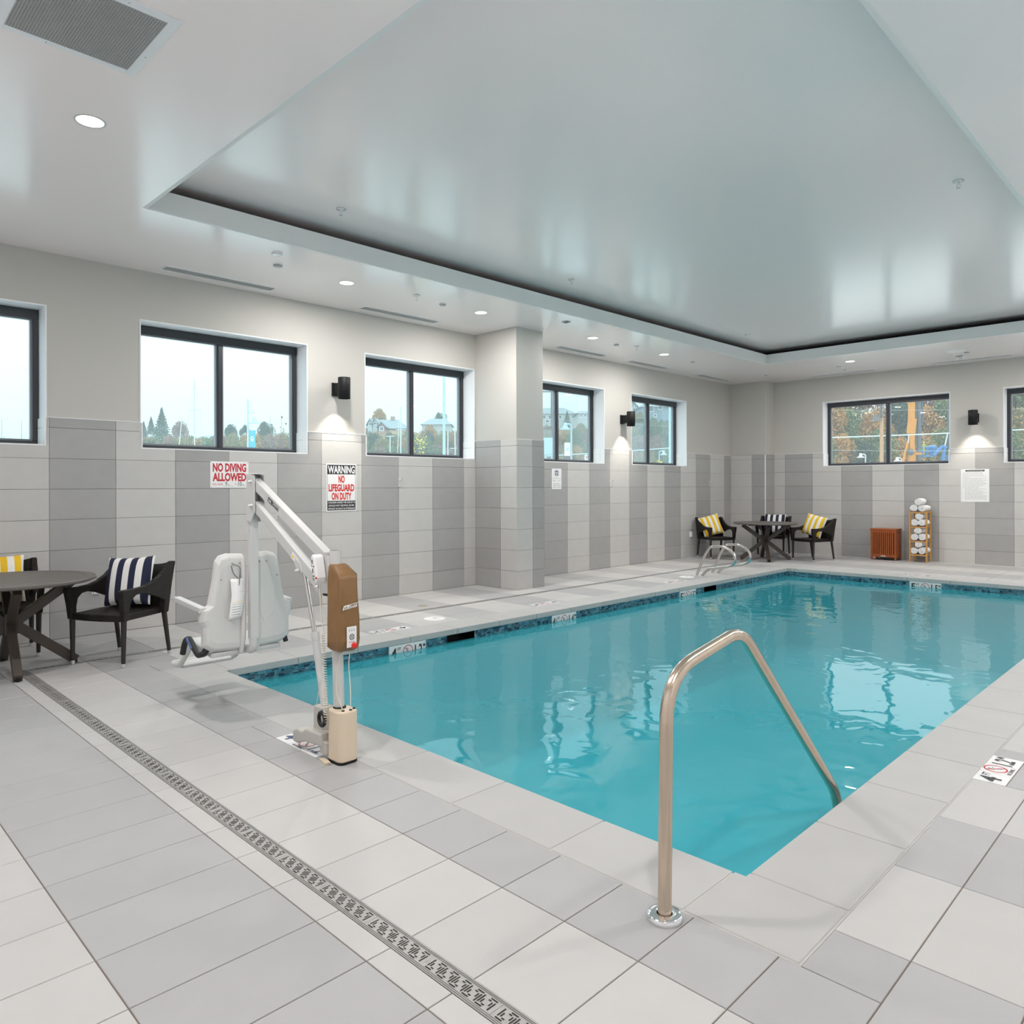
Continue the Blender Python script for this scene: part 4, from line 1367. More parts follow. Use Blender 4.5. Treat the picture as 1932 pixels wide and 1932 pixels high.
PM = {'n': pillow_mesh('navy_pillow', M_navy_stripe), 'y': pillow_mesh('yellow_pillow', M_yellow_stripe)}
chair0 = build_chair()
_first = [True]
def put_chair(x, y, fx, fy, label, group, pillow, plabel, tilt=0.0, dx=0.0, dy=0.0, yaw=0.0, z=0.0, dz=0.0):
    rz = math.atan2(fy, fx) - PI / 2
    c = chair0 if _first[0] else copy_tree(chair0)
    _first[0] = False
    c.location = (x, y, z)
    c.rotation_euler = (0, 0, rz)
    tag(c, label, 'chair', group)
    p = link('throw_pillow', PM[pillow])
    base = Matrix.Translation((x, y, z)) @ Matrix.Rotation(rz, 4, 'Z')
    p.matrix_world = base @ Matrix.Translation((dx, -0.135 + dy, 0.668 + dz)) @ Matrix.Rotation(yaw, 4, 'Z') @ Matrix.Rotation(0.30, 4, 'X') @ Matrix.Rotation(tilt, 4, 'Y')
    tag(p, plabel, 'pillow', 'striped throw pillows on the chairs')
G1, G2 = 'wicker armchairs at the near table', 'wicker armchairs at the far table'
put_chair(-6.955, 2.195, 0.507, -0.862, 'dark wicker armchair right of the near table with a navy striped pillow', G1, 'n', 'navy and white striped pillow on the near armchair', 0.06, 0.02, 0.0, 0.15)
put_chair(-7.885, 1.49, 0.995, -0.10, 'dark wicker armchair behind the near table with a yellow striped pillow', G1, 'y', 'yellow and white striped pillow half hidden behind the near table', 0.0, 0.02)
put_chair(-7.83, 14.13, 0.85, -0.52, 'dark wicker armchair left of the far table beside the outlet', G2, 'y', 'yellow striped pillow on the armchair left of the far table', 0.26, 0.05, 0.02, -0.2, floorz(14.1))
put_chair(-7.10, 15.235, 0.22, -0.97, 'dark wicker armchair behind the far table in the corner', G2, 'n', 'navy striped pillow on the armchair behind the far table', 0.0, 0.0, 0.0, 0.0, floorz(15.2))
put_chair(-6.125, 14.885, -0.35, -0.93, 'dark wicker armchair right of the far table', G2, 'y', 'yellow striped pillow on the armchair right of the far table', -0.22, 0.05, 0.03, 0.25, floorz(14.9), 0.02)

def build_table():
    t_ = link('round_table', None)
    t_.empty_display_size = 0.1
    R = 0.625
    top = MB()
    # planks set in a rim
    top.lathe([(R - 0.085, 0.726), (R - 0.02, 0.722), (R, 0.732), (R, 0.748), (R - 0.006, 0.754), (R - 0.085, 0.754), (R - 0.085, 0.726)], n=64, smooth=False)
    top.build('rim', M_tabletop, t_, fix=True)
    r2 = R - 0.088
    n = 9
    for k in range(n):
        y0, y1 = -r2 + 2 * r2 * k / n + 0.002, -r2 + 2 * r2 * (k + 1) / n - 0.002
        pts = []
        for q in range(7):
            y = y0 + (y1 - y0) * q / 6
            pts.append((math.sqrt(max(0, r2 * r2 - y * y)), y))
        poly = pts + [(-x, y) for x, y in reversed(pts)]
        MB().prism(poly, 'xy', 0.732, 0.7535).build('plank', M_tabletop, t_, fix=True)
    MB().box(-0.5, 0.5, -0.03, 0.03, 0.700, 0.726).build('batten', M_tableleg, t_)
    MB().box(-0.03, 0.03, -0.5, 0.5, 0.700, 0.7255).build('batten', M_tableleg, t_)
    MB().lathe([(0, 0.30), (0.060, 0.30), (0.060, 0.47), (0, 0.47)], n=8, smooth=False).build('hub', M_tableleg, t_)
    for k in range(4):
        a = PI / 4 + k * PI / 2
        d = Vector((math.cos(a), math.sin(a), 0))
        lb = MB()
        lb.bar(d * 0.475 + Vector((0, 0, 0.022)), Vector((0, 0, 0.385)) + d * 0.02, 0.062, 0.078)
        lb.bar(Vector((0, 0, 0.385)) + d * 0.02, d * 0.44 + Vector((0, 0, 0.700)), 0.062, 0.078)
        lg = lb.build('leg', M_tableleg, t_, bevel=0.004, segs=1)
        MB().lathe([(0, 0), (0.016, 0), (0.018, 0.012), (0.016, 0.03)], tuple(d * 0.470), 10).build('foot_glide', M_black, lg)
    return t_
tb1 = build_table()
tb1.location = (-7.17, 1.42, 0)
tb1.rotation_euler = (0, 0, math.radians(-5.1 - 45 + 0) + math.radians(0))
tag(tb1, 'round dark slat-top patio table at the left edge', 'table', 'round patio tables')
tb2 = copy_tree(tb1)
tb2.location = (-6.88, 14.40, floorz(14.4))
tb2.rotation_euler = (0, 0, math.radians(-56 - 45 + 0))
tag(tb2, 'round dark patio table in the far left corner', 'table', 'round patio tables')

# ================================================================== HAMPER, RACK, TOWELS
hz = floorz(15.74)
t_ = thing('laundry_hamper', 'reddish wooden slatted laundry hamper against the far wall', 'hamper', (-5.075, 15.90, hz))
w, d, H = 0.235, 0.155, 0.625
MB().box(-w + 0.03, w - 0.03, -d + 0.025, d - 0.02, 0.07, H - 0.03).build('inner_box', mat('hamper_inside', (0.03, 0.008, 0.003), 0.7), t_)
for sx in (-1, 1):
    for sy in (-1, 1):
        MB().box(min(sx * w, sx * (w - 0.032)), max(sx * w, sx * (w - 0.032)), min(sy * d, sy * (d - 0.032)), max(sy * d, sy * (d - 0.032)), 0, H - 0.03).build('corner_post', M_hamper, t_, bevel=0.002, segs=1)
for sy in (-1, 1):
    for (z0, z1) in ((0.062, 0.115), (H - 0.075, H - 0.03)):
        MB().box(-w + 0.032, w - 0.032, min(sy * d, sy * (d - 0.018)), max(sy * d, sy * (d - 0.018)), z0, z1).build('rail', M_hamper, t_)
n = 11
for k in range(n):
    x0 = -w + 0.036 + (2 * w - 0.072) * k / n
    x1 = x0 + (2 * w - 0.072) / n * 0.64
    MB().box(x0, x1, -d + 0.001, -d + 0.014, 0.115, H - 0.075).build('slat', M_hamper, t_)
for sx in (-1, 1):
    MB().box(min(sx * w, sx * (w - 0.014)), max(sx * w, sx * (w - 0.014)), -d + 0.032, d - 0.032, 0.062, H - 0.03).build('side_panel', M_hamper, t_)
    tag(MB().box(sx * w - 0.002, sx * w + 0.002, -0.035, 0.035, H - 0.085, H - 0.062).build('handle_slot', M_dark, t_), 'dark handle slot')
MB().box(-w - 0.012, w + 0.012, -d - 0.012, d + 0.010, H - 0.03, H).build('lid', M_hamper, t_, bevel=0.004)
tag(MB().box(-0.045, 0.045, -d - 0.004, -d + 0.001, 0.070, 0.090).build('name_plate', M_cap, t_), 'small silver plate')

rz_ = floorz(15.8)
RKX, RKY = -4.452, 15.905
t_ = thing('towel_rack', 'pale wooden four-tier shelf rack holding rolled towels', 'shelf rack', (RKX, RKY, rz_))
w, d = 0.158, 0.135
SHZ = [0.150, 0.412, 0.690, 0.972]
for sx in (-1, 1):
    for sy in (-1, 1):
        MB().box(min(sx * w, sx * (w - 0.026)), max(sx * w, sx * (w - 0.026)), min(sy * d, sy * (d - 0.030)), max(sy * d, sy * (d - 0.030)), 0, 0.985).build('post', M_rack, t_, bevel=0.002, segs=1)
for zs in SHZ:
    for sy in (-1, 1):
        MB().box(-w + 0.026, w - 0.026, min(sy * d, sy * (d - 0.022)), max(sy * d, sy * (d - 0.022)), zs - 0.028, zs - 0.004).build('shelf_rail', M_rack, t_)
    for k in range(6):
        y0 = -d + 0.024 + k * (2 * d - 0.048) / 6
        MB().box(-w + 0.005, w - 0.005, y0, y0 + 0.034, zs - 0.012, zs).build('shelf_slat', M_rack, t_)
def towel_mesh(seed):
    rr_ = random.Random(seed)
    R, L_ = 0.073, 0.27
    tb_ = MB()
    n = 88
    turns = 4.1
    outer, inner = [], []
    for k in range(n + 1):
        t = k / n
        a = t * turns * 2 * PI + seed
        r = 0.010 + (R - 0.010) * t
        wob = 1 + 0.03 * math.sin(3 * a + seed)
        th = (R - 0.010) / turns * 0.86
        outer.append((r * wob * math.cos(a), r * wob * math.sin(a) * 0.94))
        ri = max(0.001, r - th)
        inner.append((ri * wob * math.cos(a), ri * wob * math.sin(a) * 0.94))
    for y, flip in ((-L_ / 2, False), (L_ / 2, True)):
        v = [(x, y + 0.012 * (k % 2) * 0 + 0.010 * (k / n), z) if not flip else (x, y - 0.010 * (k / n), z) for k, (x, z) in enumerate(outer)]
        v += [(x, y + (0.010 * (k / n) if not flip else -0.010 * (k / n)), z) for k, (x, z) in enumerate(inner)]
        f = [(k, k + 1, n + 1 + k + 1, n + 1 + k) for k in range(n)]
        if flip:
            f = [tuple(reversed(q)) for q in f]
        tb_.add(v, f, False)
    v = [(x, -L_ / 2 + 0.010 * (k / n), z) for k, (x, z) in enumerate(outer)] + [(x, L_ / 2 - 0.010 * (k / n), z) for k, (x, z) in enumerate(outer)]
    f = [(k, n + 1 + k, n + 1 + k + 1, k + 1) for k in range(n)]
    tb_.add(v, f, True)
    return tb_.mesh('rolled_towel', M_towel)
TM = [towel_mesh(k) for k in range(4)]
levels = ['the bottom shelf', 'the second shelf up', 'the third shelf up', 'top of the rack']
for li, zs in enumerate(SHZ):
    r = 0.0715
    for k, (dx, dz, lab) in enumerate(((-0.074, r, 'left'), (0.074, r, 'right'), (0.004, r + 0.124, 'upper'))):
        o = link('rolled_towel', TM[(li + k) % 4])
        o.location = (RKX + dx * (1.0 if li == 3 else 0.95), RKY - 0.005 + (0.0 if k else 0.006), rz_ + zs + dz)
        o.rotation_euler = (0, random.uniform(-0.6, 0.6) * 0, random.uniform(-0.10, 0.10))
        tag(o, 'rolled white towel on %s, %s one of the three' % (levels[li], lab), 'towel', 'rolled white towels on the rack')

# ================================================================== POOL LIFT
LB = Vector((-3.495, 2.243, 0))
lift = thing('pool_lift', 'white pool access lift with hanging seat and brown fabric cover', 'pool lift', LB)
def LP(x, z, dy=0.0):
    """point on the lift's slightly turned centre plane"""
    return Vector((x, 2.240 + 0.040 * (-3.53 - x) / 1.07 + dy, z))
def part(mb, name, m, parent=lift, bevel=0.0, fix=False, segs=2, label=None):
    o = mb.build(name, m, parent, off=LB, bevel=bevel, fix=fix, segs=segs)
    if label: o['label'] = label
    return o
# base shroud, rounded rectangular
def rrect(x0, x1, y0, y1, r, n=5):
    out = []
    for cx, cy, a0 in ((x1 - r, y1 - r, 0), (x0 + r, y1 - r, PI / 2), (x0 + r, y0 + r, PI), (x1 - r, y0 + r, 1.5 * PI)):
        for k in range(n + 1):
            a = a0 + PI / 2 * k / n
            out.append((cx + r * math.cos(a), cy + r * math.sin(a)))
    return out
part(MB().prism(rrect(-3.565, -3.425, 2.178, 2.302, 0.035), 'xy', 0.012, 0.285), 'base_shroud', M_beige, bevel=0.008, fix=True)
part(MB().prism(rrect(-3.565, -3.425, 2.178, 2.302, 0.035), 'xy', 0.0, 0.012), 'base_gasket', M_black)
part(MB().bar((-3.50, 2.150, 0.006), (-3.585, 2.165, 0.006), 0.03, 0.010), 'anchor_tab', M_beige)
part(MB().lathe([(0, 0), (0.036, 0), (0.036, 0.010), (0, 0.010)], (-3.529, 2.242, 0.282), 20), 'collar', M_black)
part(MB().tube([(-3.528, 2.242, 0.10), (-3.568, 2.242, 1.150)], 0.0305, 20, caps=False), 'post', M_lift)
part(MB().disc((-3.568, 2.242, 1.1485), 0.0295, 20), 'post_mouth', M_dark)
for k, (x, y) in enumerate(((-3.452, 2.215), (-3.440, 2.255), (-3.452, 2.285))):
    part(MB().lathe([(0, 0.006), (0.007, 0.006), (0.009, 0)], (x, y, 0.285), 10), 'cable_gland', M_black)
# pivot bracket on the post
part(MB().prism([(-3.735, 1.105), (-3.590, 1.120), (-3.580, 0.912), (-3.715, 0.895), (-3.760, 0.930)], 'xz', 2.218, 2.222), 'bracket_plate', M_lift, bevel=0.001, segs=1)
part(MB().prism([(-3.735, 1.105), (-3.590, 1.120), (-3.580, 0.912), (-3.715, 0.895), (-3.760, 0.930)], 'xz', 2.272, 2.276), 'bracket_plate', M_lift, bevel=0.001, segs=1)
part(MB().box(-3.66, -3.58, 2.222, 2.272, 0.905, 1.115), 'bracket_spine', M_lift)
part(MB().box(-3.655, -3.585, 2.215, 2.279, 0.893, 0.905), 'bracket_foot', M_black)
# parallel arms
AU0, AU1 = LP(-4.585, 1.535), LP(-3.655, 1.105)
AL0, AL1 = LP(-4.560, 1.382), LP(-3.700, 0.935)
part(MB().bar(AU0, AU1, 0.050, 0.066), 'upper_arm', M_lift, bevel=0.004)
part(MB().bar(AL0, AL1, 0.050, 0.066), 'lower_arm', M_lift, bevel=0.004)
# head plates at the top of the hanging mast
for dy in (-0.034, 0.034):
    pl = [(-4.640, 1.592), (-4.530, 1.578), (-4.525, 1.345), (-4.585, 1.272), (-4.640, 1.285)]
    y = LP(-4.58, 0).y + dy
    part(MB().prism(pl, 'xz', y - 0.003, y + 0.003), 'head_plate', M_lift, bevel=0.001, segs=1)
y = LP(-4.6, 0).y
part(MB().box(-4.648, -4.528, y - 0.036, y + 0.036, 1.585, 1.594), 'head_cap', M_lift, bevel=0.002, segs=1)
part(MB().box(-4.648, -4.634, y - 0.034, y + 0.034, 1.275, 1.588), 'head_back', M_lift)
# mast hanging down to the seat
part(MB().box(-4.646, -4.600, y - 0.028, y + 0.028, 0.50, 1.58), 'mast', M_lift, bevel=0.005)
mb_ = MB().tube(smooth_path([((-4.623, y, 0.52), 0), ((-4.623, y, 0.425), 0.09), ((-4.80, y, 0.425), 0)], 8), 0.027, 14)
part(mb_, 'mast_bend', M_lift)
# bolts
def bolt(p, r=0.011, side=-1):
    q = p + Vector((0, side * 0.034, 0))
    o = part(MB().tube([q, q + Vector((0, side * 0.010, 0)), q + Vector((0, side * 0.010, 0)), q + Vector((0, side * 0.018, 0)), q + Vector((0, side * 0.026, 0))], [r, r, r * 0.75, r * 0.75, r * 0.25], 10), 'bolt', M_cap)
bolt(LP(-4.575, 1.540)); bolt(LP(-4.565, 1.383)); bolt(LP(-3.700, 0.935)); bolt(LP(-3.930, 1.012))
# actuator
part(MB().prism([(-3.985, 1.085), (-3.925, 1.055), (-3.905, 1.000), (-3.945, 0.995), (-3.990, 1.045)], 'xz', 2.225, 2.275), 'actuator_lug', M_lift, bevel=0.003)
AT, AM, AB = LP(-3.925, 1.012), LP(-3.800, 0.655), LP(-3.690, 0.262)
part(MB().tube([AT, AM], 0.0135, 14), 'actuator_rod', M_steel)
part(MB().tube([AM + Vector((0, 0, 0.008)), AM + (AB - AM) * 0.10], 0.0245, 16), 'actuator_collar', M_lift)
part(MB().tube([AM, AB], 0.0215, 16), 'actuator_tube', M_lift)
part(MB().box(-3.745, -3.650, 2.205, 2.285, 0.120, 0.262), 'gear_housing', M_lgrey, bevel=0.008)
part(MB().prism([(-3.900, 0.030), (-3.900, 0.095), (-3.850, 0.112), (-3.800, 0.108), (-3.760, 0.132), (-3.590, 0.140), (-3.590, 0.070), (-3.760, 0.058), (-3.850, 0.028)], 'xz', 2.160, 2.235), 'motor', M_lgrey, bevel=0.010, fix=True)
part(MB().box(-3.62, -3.55, 2.170, 2.250, 0.030, 0.100), 'motor_mount', M_lgrey, bevel=0.006)
# handset clipped to the bracket
hb = MB().prism([(-3.662 + (x + 3.745) * 0.62 + 0.018, z) for x, z in ((-3.800, 1.110), (-3.775, 1.128), (-3.735, 1.118), (-3.690, 1.000), (-3.700, 0.975), (-3.730, 0.968), (-3.755, 0.990))], 'xz', 2.150, 2.212)
part(hb, 'handset', M_sign, bevel=0.008, fix=True)
yb = 2.1492
sbm = MB()
for (a, c) in (((-3.765, 1.098), (-3.765, 1.075)), ((-3.747, 1.062), (-3.730, 1.062)), ((-3.758, 1.048), (-3.752, 1.026)), ((-3.778, 1.064), (-3.772, 1.064)), ((-3.752, 1.008), (-3.728, 1.008)), ((-3.748, 0.998), (-3.742, 0.990)), ((-3.735, 0.988), (-3.726, 0.986))):
    hx = lambda x: -3.644 + (x + 3.745) * 0.62
    sbm.bar((hx(a[0]), yb, a[1]), (hx(c[0]), yb, c[1]), 0.006, 0.002, up=(0, 1, 0))
part(sbm, 'handset_symbols', M_ink)
part(MB().tube([(-3.615, 2.152, 1.000), (-3.615, 2.146, 1.000)], 0.006, 10), 'stop_key', M_redbtn)
# cords
part(MB().tube([(-3.630, 2.180, 0.972), (-3.622, 2.178, 0.90), (-3.605, 2.176, 0.78), (-3.590, 2.175, 0.735), (-3.580, 2.175, 0.700)], 0.0035, 6), 'handset_cord', M_cord)
cpts = []
for k in range(420):
    t = k / 419
    zc = 0.700 - 0.485 * t
    xc = -3.580 + 0.025 * t + 0.012 * math.sin(t * PI)
    a = t * 2 * PI * 36
    cpts.append((xc + 0.0095 * math.cos(a), 2.168 + 0.0095 * math.sin(a), zc))
part(MB().tube(cpts, 0.0028, 4), 'coiled_cord', M_cord)
for pts in (((-3.452, 2.215, 0.288), (-3.500, 2.200, 0.38), (-3.500, 2.205, 0.48), (-3.470, 2.215, 0.60)), ((-3.440, 2.255, 0.288), (-3.450, 2.262, 0.40), (-3.470, 2.262, 0.52), (-3.455, 2.260, 0.60))):
    part(MB().tube(smooth_path([(p, 0.05) for p in pts], 5), 0.0032, 6), 'cable', M_cord)
part(MB().tube([(-3.665, 2.180, 0.285), (-3.640, 2.172, 0.33), (-3.600, 2.170, 0.44)], 0.0030, 6), 'cable', M_cord)
ring = [(-3.585 + 0.030 * math.cos(2 * PI * k / 20), 2.165, 0.225 + 0.036 * math.sin(2 * PI * k / 20)) for k in range(21)]
part(MB().tube(ring, 0.011, 8, caps=False), 'cord_strap', M_strap)
# fabric cover over the battery unit
cv = MB()
sect = [(0.606, -3.556, -3.448, 2.200, 2.285), (0.626, -3.564, -3.427, 2.184, 2.303), (0.670, -3.560, -3.420, 2.178, 2.308), (0.78, -3.556, -3.424, 2.180, 2.305), (0.90, -3.556, -3.428, 2.180, 2.300), (1.000, -3.560, -3.432, 2.182, 2.300), (1.022, -3.560, -3.440, 2.184, 2.300), (1.062, -3.565, -3.505, 2.192, 2.296), (1.074, -3.560, -3.525, 2.200, 2.288)]
rings = []
NC = 28
rr = random.Random(5)
for (z, x0, x1, y0, y1) in sect:
    pts = rrect(x0, x1, y0, y1, min(0.014, (x1 - x0) * 0.3), 6)
    rings.append([(px_ + rr.uniform(-0.003, 0.003), py_ + rr.uniform(-0.003, 0.003), z + 0.010 * math.sin(k * 1.7) * (1 if z < 0.60 else 0.3)) for k, (px_, py_) in enumerate(pts)])
v = [p for r_ in rings for p in r_]
f = []
for i in range(len(rings) - 1):
    for k in range(NC):
        f.append((i * NC + k, i * NC + (k + 1) % NC, (i + 1) * NC + (k + 1) % NC, (i + 1) * NC + k))
f.append(tuple((len(rings) - 1) * NC + k for k in range(NC)))
cv.add(v, f, True)
cover = part(cv, 'fabric_cover', M_brown, label='brown fabric cover')
# control panel and logo on the cover face (faces +X)
FXM = frame(FR_LEFT, -3.4155, 0, 0)
def on_cover(mb, name, m):
    mb.v = [tuple(FXM @ Vector(p)) for p in mb.v]
    return part(mb, name, m)
on_cover(MB().box(2.216, 2.276, 0.634, 0.746, 0.0, 0.004), 'control_panel', M_sign)
lb = MB(); ring_into(lb, 2.246, 0.690, 0, 0.017, 0.0046, 20); on_cover(lb, 'keypad', M_ink)
lb = MB()
for k in range(4):
    a = k * PI / 2
    ring_into(lb, 2.246 + 0.0105 * math.cos(a), 0.690 + 0.0105 * math.sin(a), 0, 0.0042, 0.0050, 8)
stroke(lb, (2.235, 0.679), (2.257, 0.701), 0.0020, 0.0050); stroke(lb, (2.235, 0.701), (2.257, 0.679), 0.0020, 0.0050)
on_cover(lb, 'keypad_marks', M_sign)
lb = MB()
for k in range(3):
    for j in range(3):
        stroke(lb, (2.226 + k * 0.015, 0.722 + j * 0.005), (2.234 + k * 0.015, 0.722 + j * 0.005), 0.0025, 0.0046)
stroke(lb, (2.224, 0.663), (2.262, 0.663), 0.003, 0.0046)
on_cover(lb, 'panel_print', M_grey)
rb = MB().lathe([(0, 0.020), (0.012, 0.020), (0.0165, 0.016), (0.0165, 0.006), (0.011, 0.003), (0.011, 0)], (2.256, 0.644, 0.004), 20)
on_cover(rb, 'stop_button', M_redbtn)
lb = MB().box(2.190, 2.226, 0.838, 0.858, 0.0, 0.0008)
text_into(lb, 'Smith', 2.228, 0.838, 0.052, 0.018, 0.0006, 0.02); stroke(lb, (2.190, 0.860), (2.288, 0.860), 0.003, 0.0006)
lb.v = [(x + 0.35 * (yy - 0.838), yy + 0.12 * (x - 2.19), zz) for x, yy, zz in lb.v]
on_cover(lb, 'logo', M_sign)
lb = MB(); text_into(lb, 'SR', 2.194, 0.840, 0.028, 0.015, 0.0012, 0.02)
lb.v = [(x + 0.35 * (yy - 0.838), yy + 0.12 * (x - 2.19), zz) for x, yy, zz in lb.v]
on_cover(lb, 'logo_letters', M_brown)
# logo and warning label on the arms (near side face, facing -Y)
def on_arm(mb, name, m, p0, p1, dist, dy):
    d = (p1 - p0).normalized()
    n_ = Vector((0, -1, 0)); n_ = (n_ - d * n_.dot(d)).normalized()
    u_ = n_.cross(d)
    o_ = p0 + d * dist + n_ * dy
    M_ = Matrix(((d.x, u_.x, n_.x, o_.x), (d.y, u_.y, n_.y, o_.y), (d.z, u_.z, n_.z, o_.z), (0, 0, 0, 1)))
    mb.v = [tuple(M_ @ Vector(p)) for p in mb.v]
    return part(mb, name, m)
lb = MB().box(0, 0.065, -0.014, 0.014, 0, 0.0006); text_into(lb, 'Smith', 0.068, -0.012, 0.090, 0.022, 0.0006, 0.02); stroke(lb, (0, 0.016), (0.165, 0.016), 0.003, 0.0006)
on_arm(lb, 'arm_logo', M_ink, AU0, AU1, 0.26, 0.0254)
lb = MB(); text_into(lb, 'SR', 0.008, -0.010, 0.048, 0.020, 0.0010, 0.02); on_arm(lb, 'arm_logo_letters', M_sign, AU0, AU1, 0.26, 0.0254)
on_arm(MB().box(0, 0.085, -0.030, 0.012, 0, 0.0006), 'warning_label', M_sign, AL0, AL1, 0.60, 0.0254)
lb = MB().add([(0.006, -0.022, 0.001), (0.034, -0.022, 0.001), (0.020, 0.004, 0.001)], [(0, 1, 2)]); on_arm(lb, 'warning_triangle', M_yellow, AL0, AL1, 0.60, 0.0254)
lb = MB(); stroke(lb, (0.044, -0.002), (0.078, -0.002), 0.010, 0.001); on_arm(lb, 'warning_bar', M_red, AL0, AL1, 0.60, 0.0254)
# ---- seat: moulded shell, back towards the camera, facing the left wall
yc = LP(-4.65, 0).y - 0.006
def shell(y_in, y_out_top, y_out_mid, y_out_bot, sgn):
    """half of the seat back; profile in (y,z), lofted in x"""
    def Y(d):
        return yc + sgn * d
    outline = [(y_in, 1.060), (0.140, 1.068), (0.190, 1.055), (0.214, 1.020), (0.230, 0.90), (0.262, 0.740), (0.312, 0.712), (0.318, 0.640), (0.298, 0.600), (0.300, 0.480), (0.270, 0.455), (0.235, 0.438), (0.10, 0.430), (y_in, 0.425)]
    outer = MB()
    n = len(outline)
    cx_, cz_ = 0.13, 0.72
    v = []
    for (s_, x) in ((1.0, -4.735), (1.0, -4.700), (0.93, -4.672), (0.80, -4.664)):
        for (a, z_) in outline:
            aa = y_in if a == y_in else cx_ + (a - cx_) * s_
            v.append((x, Y(aa), cz_ + (z_ - cz_) * s_))
    f = []
    for j in range(3):
        for k in range(n):
            k2 = (k + 1) % n
            q = (j * n + k, j * n + k2, (j + 1) * n + k2, (j + 1) * n + k)
            f.append(q)
    f.append(tuple(range(3 * n, 4 * n)))
    f.append(tuple(range(n - 1, -1, -1)))
    outer.add(v, f, False)
    return outer
for sgn in (-1, 1):
    so = part(shell(0.032, 0, 0, 0, sgn), 'seat_back_shell', M_plastic, bevel=0.010, fix=True, segs=3)
    # recessed panel in the back
    pan = [(0.072, 0.985), (0.150, 0.985), (0.178, 0.80), (0.176, 0.66), (0.100, 0.60), (0.072, 0.66)]
    mbp = MB().prism([(yc + sgn * a, z_) for a, z_ in pan], 'yz', -4.668, -4.6615)
    part(mbp, 'back_panel', M_plastic, bevel=0.006, fix=True)
    for (a, z_) in ((0.050, 0.945), (0.196, 0.905), (0.070, 1.005), (0.120, 1.005)):
        part(MB().tube([(-4.668, yc + sgn * a, z_), (-4.6575, yc + sgn * a, z_)], 0.006, 8), 'rivet', M_chrome_dark)
    # moulded rib next to the mast
    part(MB().tube(smooth_path([((-4.672, yc + sgn * 0.046, 1.03), 0), ((-4.660, yc + sgn * 0.046, 0.95), 0.04), ((-4.655, yc + sgn * 0.050, 0.52), 0.04), ((-4.680, yc + sgn * 0.052, 0.415), 0)], 5), 0.017, 10), 'back_rib', M_plastic)
    # armrest
    ya = yc + sgn * 0.300
    part(MB().bar((-4.690, ya, 0.715), (-5.120, ya - 0.0, 0.745), 0.046, 0.034), 'armrest', M_lift, bevel=0.004)
    part(MB().tube([(-4.715, ya - 0.028, 0.700), (-4.715, ya + 0.028, 0.700)], 0.009, 10), 'armrest_bolt', M_cap)
part(MB().prism([(-4.70, 0.430), (-5.12, 0.462), (-5.15, 0.450), (-5.15, 0.425), (-4.70, 0.395)], 'xz', yc - 0.245, yc + 0.245), 'seat_pan', M_plastic, bevel=0.014, fix=True)
# strap and buckle
part(MB().tube(smooth_path([((-4.72, yc - 0.262, 0.47), 0), ((-4.72, yc - 0.285, 0.43), 0.03), ((-4.80, yc - 0.290, 0.410), 0.03), ((-4.95, yc - 0.285, 0.50), 0.03), ((-5.02, yc - 0.285, 0.47), 0.03), ((-5.06, yc - 0.285, 0.38), 0)], 5), [0.021] * 26, 6), 'seat_belt', M_strap)
part(MB().bar((-4.86, yc - 0.304, 0.445), (-4.95, yc - 0.302, 0.500), 0.010, 0.018), 'belt_webbing', M_strapb)
part(MB().tube([(-4.70, yc + 0.262, 0.500), (-4.69, yc + 0.275, 0.435)], 0.018, 6), 'belt_end', M_strap)
part(MB().tube([(-4.664, yc + 0.045, 0.445), (-4.659, yc + 0.045, 0.445)], 0.012, 12), 'drain_plug', M_strap)
# footrest frame
fz = 0.235
fr_ = smooth_path([((-5.10, yc - 0.20, 0.44), 0), ((-5.32, yc - 0.20, 0.245), 0.03), ((-5.40, yc - 0.20, fz), 0.05), ((-5.47, yc - 0.20, fz), 0.06), ((-5.47, yc + 0.20, fz), 0.06), ((-5.40, yc + 0.20, fz), 0.05), ((-5.32, yc + 0.20, 0.245), 0.03), ((-5.10, yc + 0.20, 0.44), 0)], 6)
part(MB().tube(fr_, 0.019, 12), 'footrest_frame', M_plastic)
part(MB().prism(rrect(-5.475, -5.31, yc - 0.205, yc + 0.205, 0.05), 'xy', 0.218, 0.242), 'footrest_plate', M_plastic, bevel=0.008, fix=True)
part(MB().prism(rrect(-5.20, -5.10, yc - 0.205, yc + 0.205, 0.04), 'xy', 0.425, 0.450), 'seat_lip', M_plastic, bevel=0.008, fix=True)
# instruction tag hanging on a cable tie
tag_poly = MB()
nn = 10
v = []
for k in range(nn + 1):
    t = k / nn
    z_ = 0.905 - 0.245 * t
    xx = -4.650 + 0.030 * math.sin(t * 1.5)
    y0 = yc - 0.140 - 0.045 * max(0, t - 0.4)
    v += [(xx, y0, z_ - 0.015 * t), (xx + 0.004, y0 + 0.085, z_)]
tag_poly.add(v, [(2 * k, 2 * k + 1, 2 * k + 3, 2 * k + 2) for k in range(nn)], True)
tg = part(tag_poly, 'instruction_tag', M_sign, label='white instruction tag with red and yellow bars')
so = tg.modifiers.new('thick', 'SOLIDIFY'); so.thickness = 0.001
for (t0, m_) in ((0.32, M_red), (0.58, M_yellow)):
    z_ = 0.905 - 0.245 * t0
    xx = -4.6485 + 0.030 * math.sin(t0 * 1.5)
    y0 = yc - 0.140 - 0.045 * max(0, t0 - 0.4)
    part(MB().add([(xx, y0 + 0.006, z_ - 0.018), (xx + 0.004, y0 + 0.080, z_ - 0.013), (xx + 0.004, y0 + 0.080, z_ - 0.003), (xx, y0 + 0.006, z_ - 0.008)], [(0, 1, 2, 3)]), 'tag_bar', m_)
pb = MB()
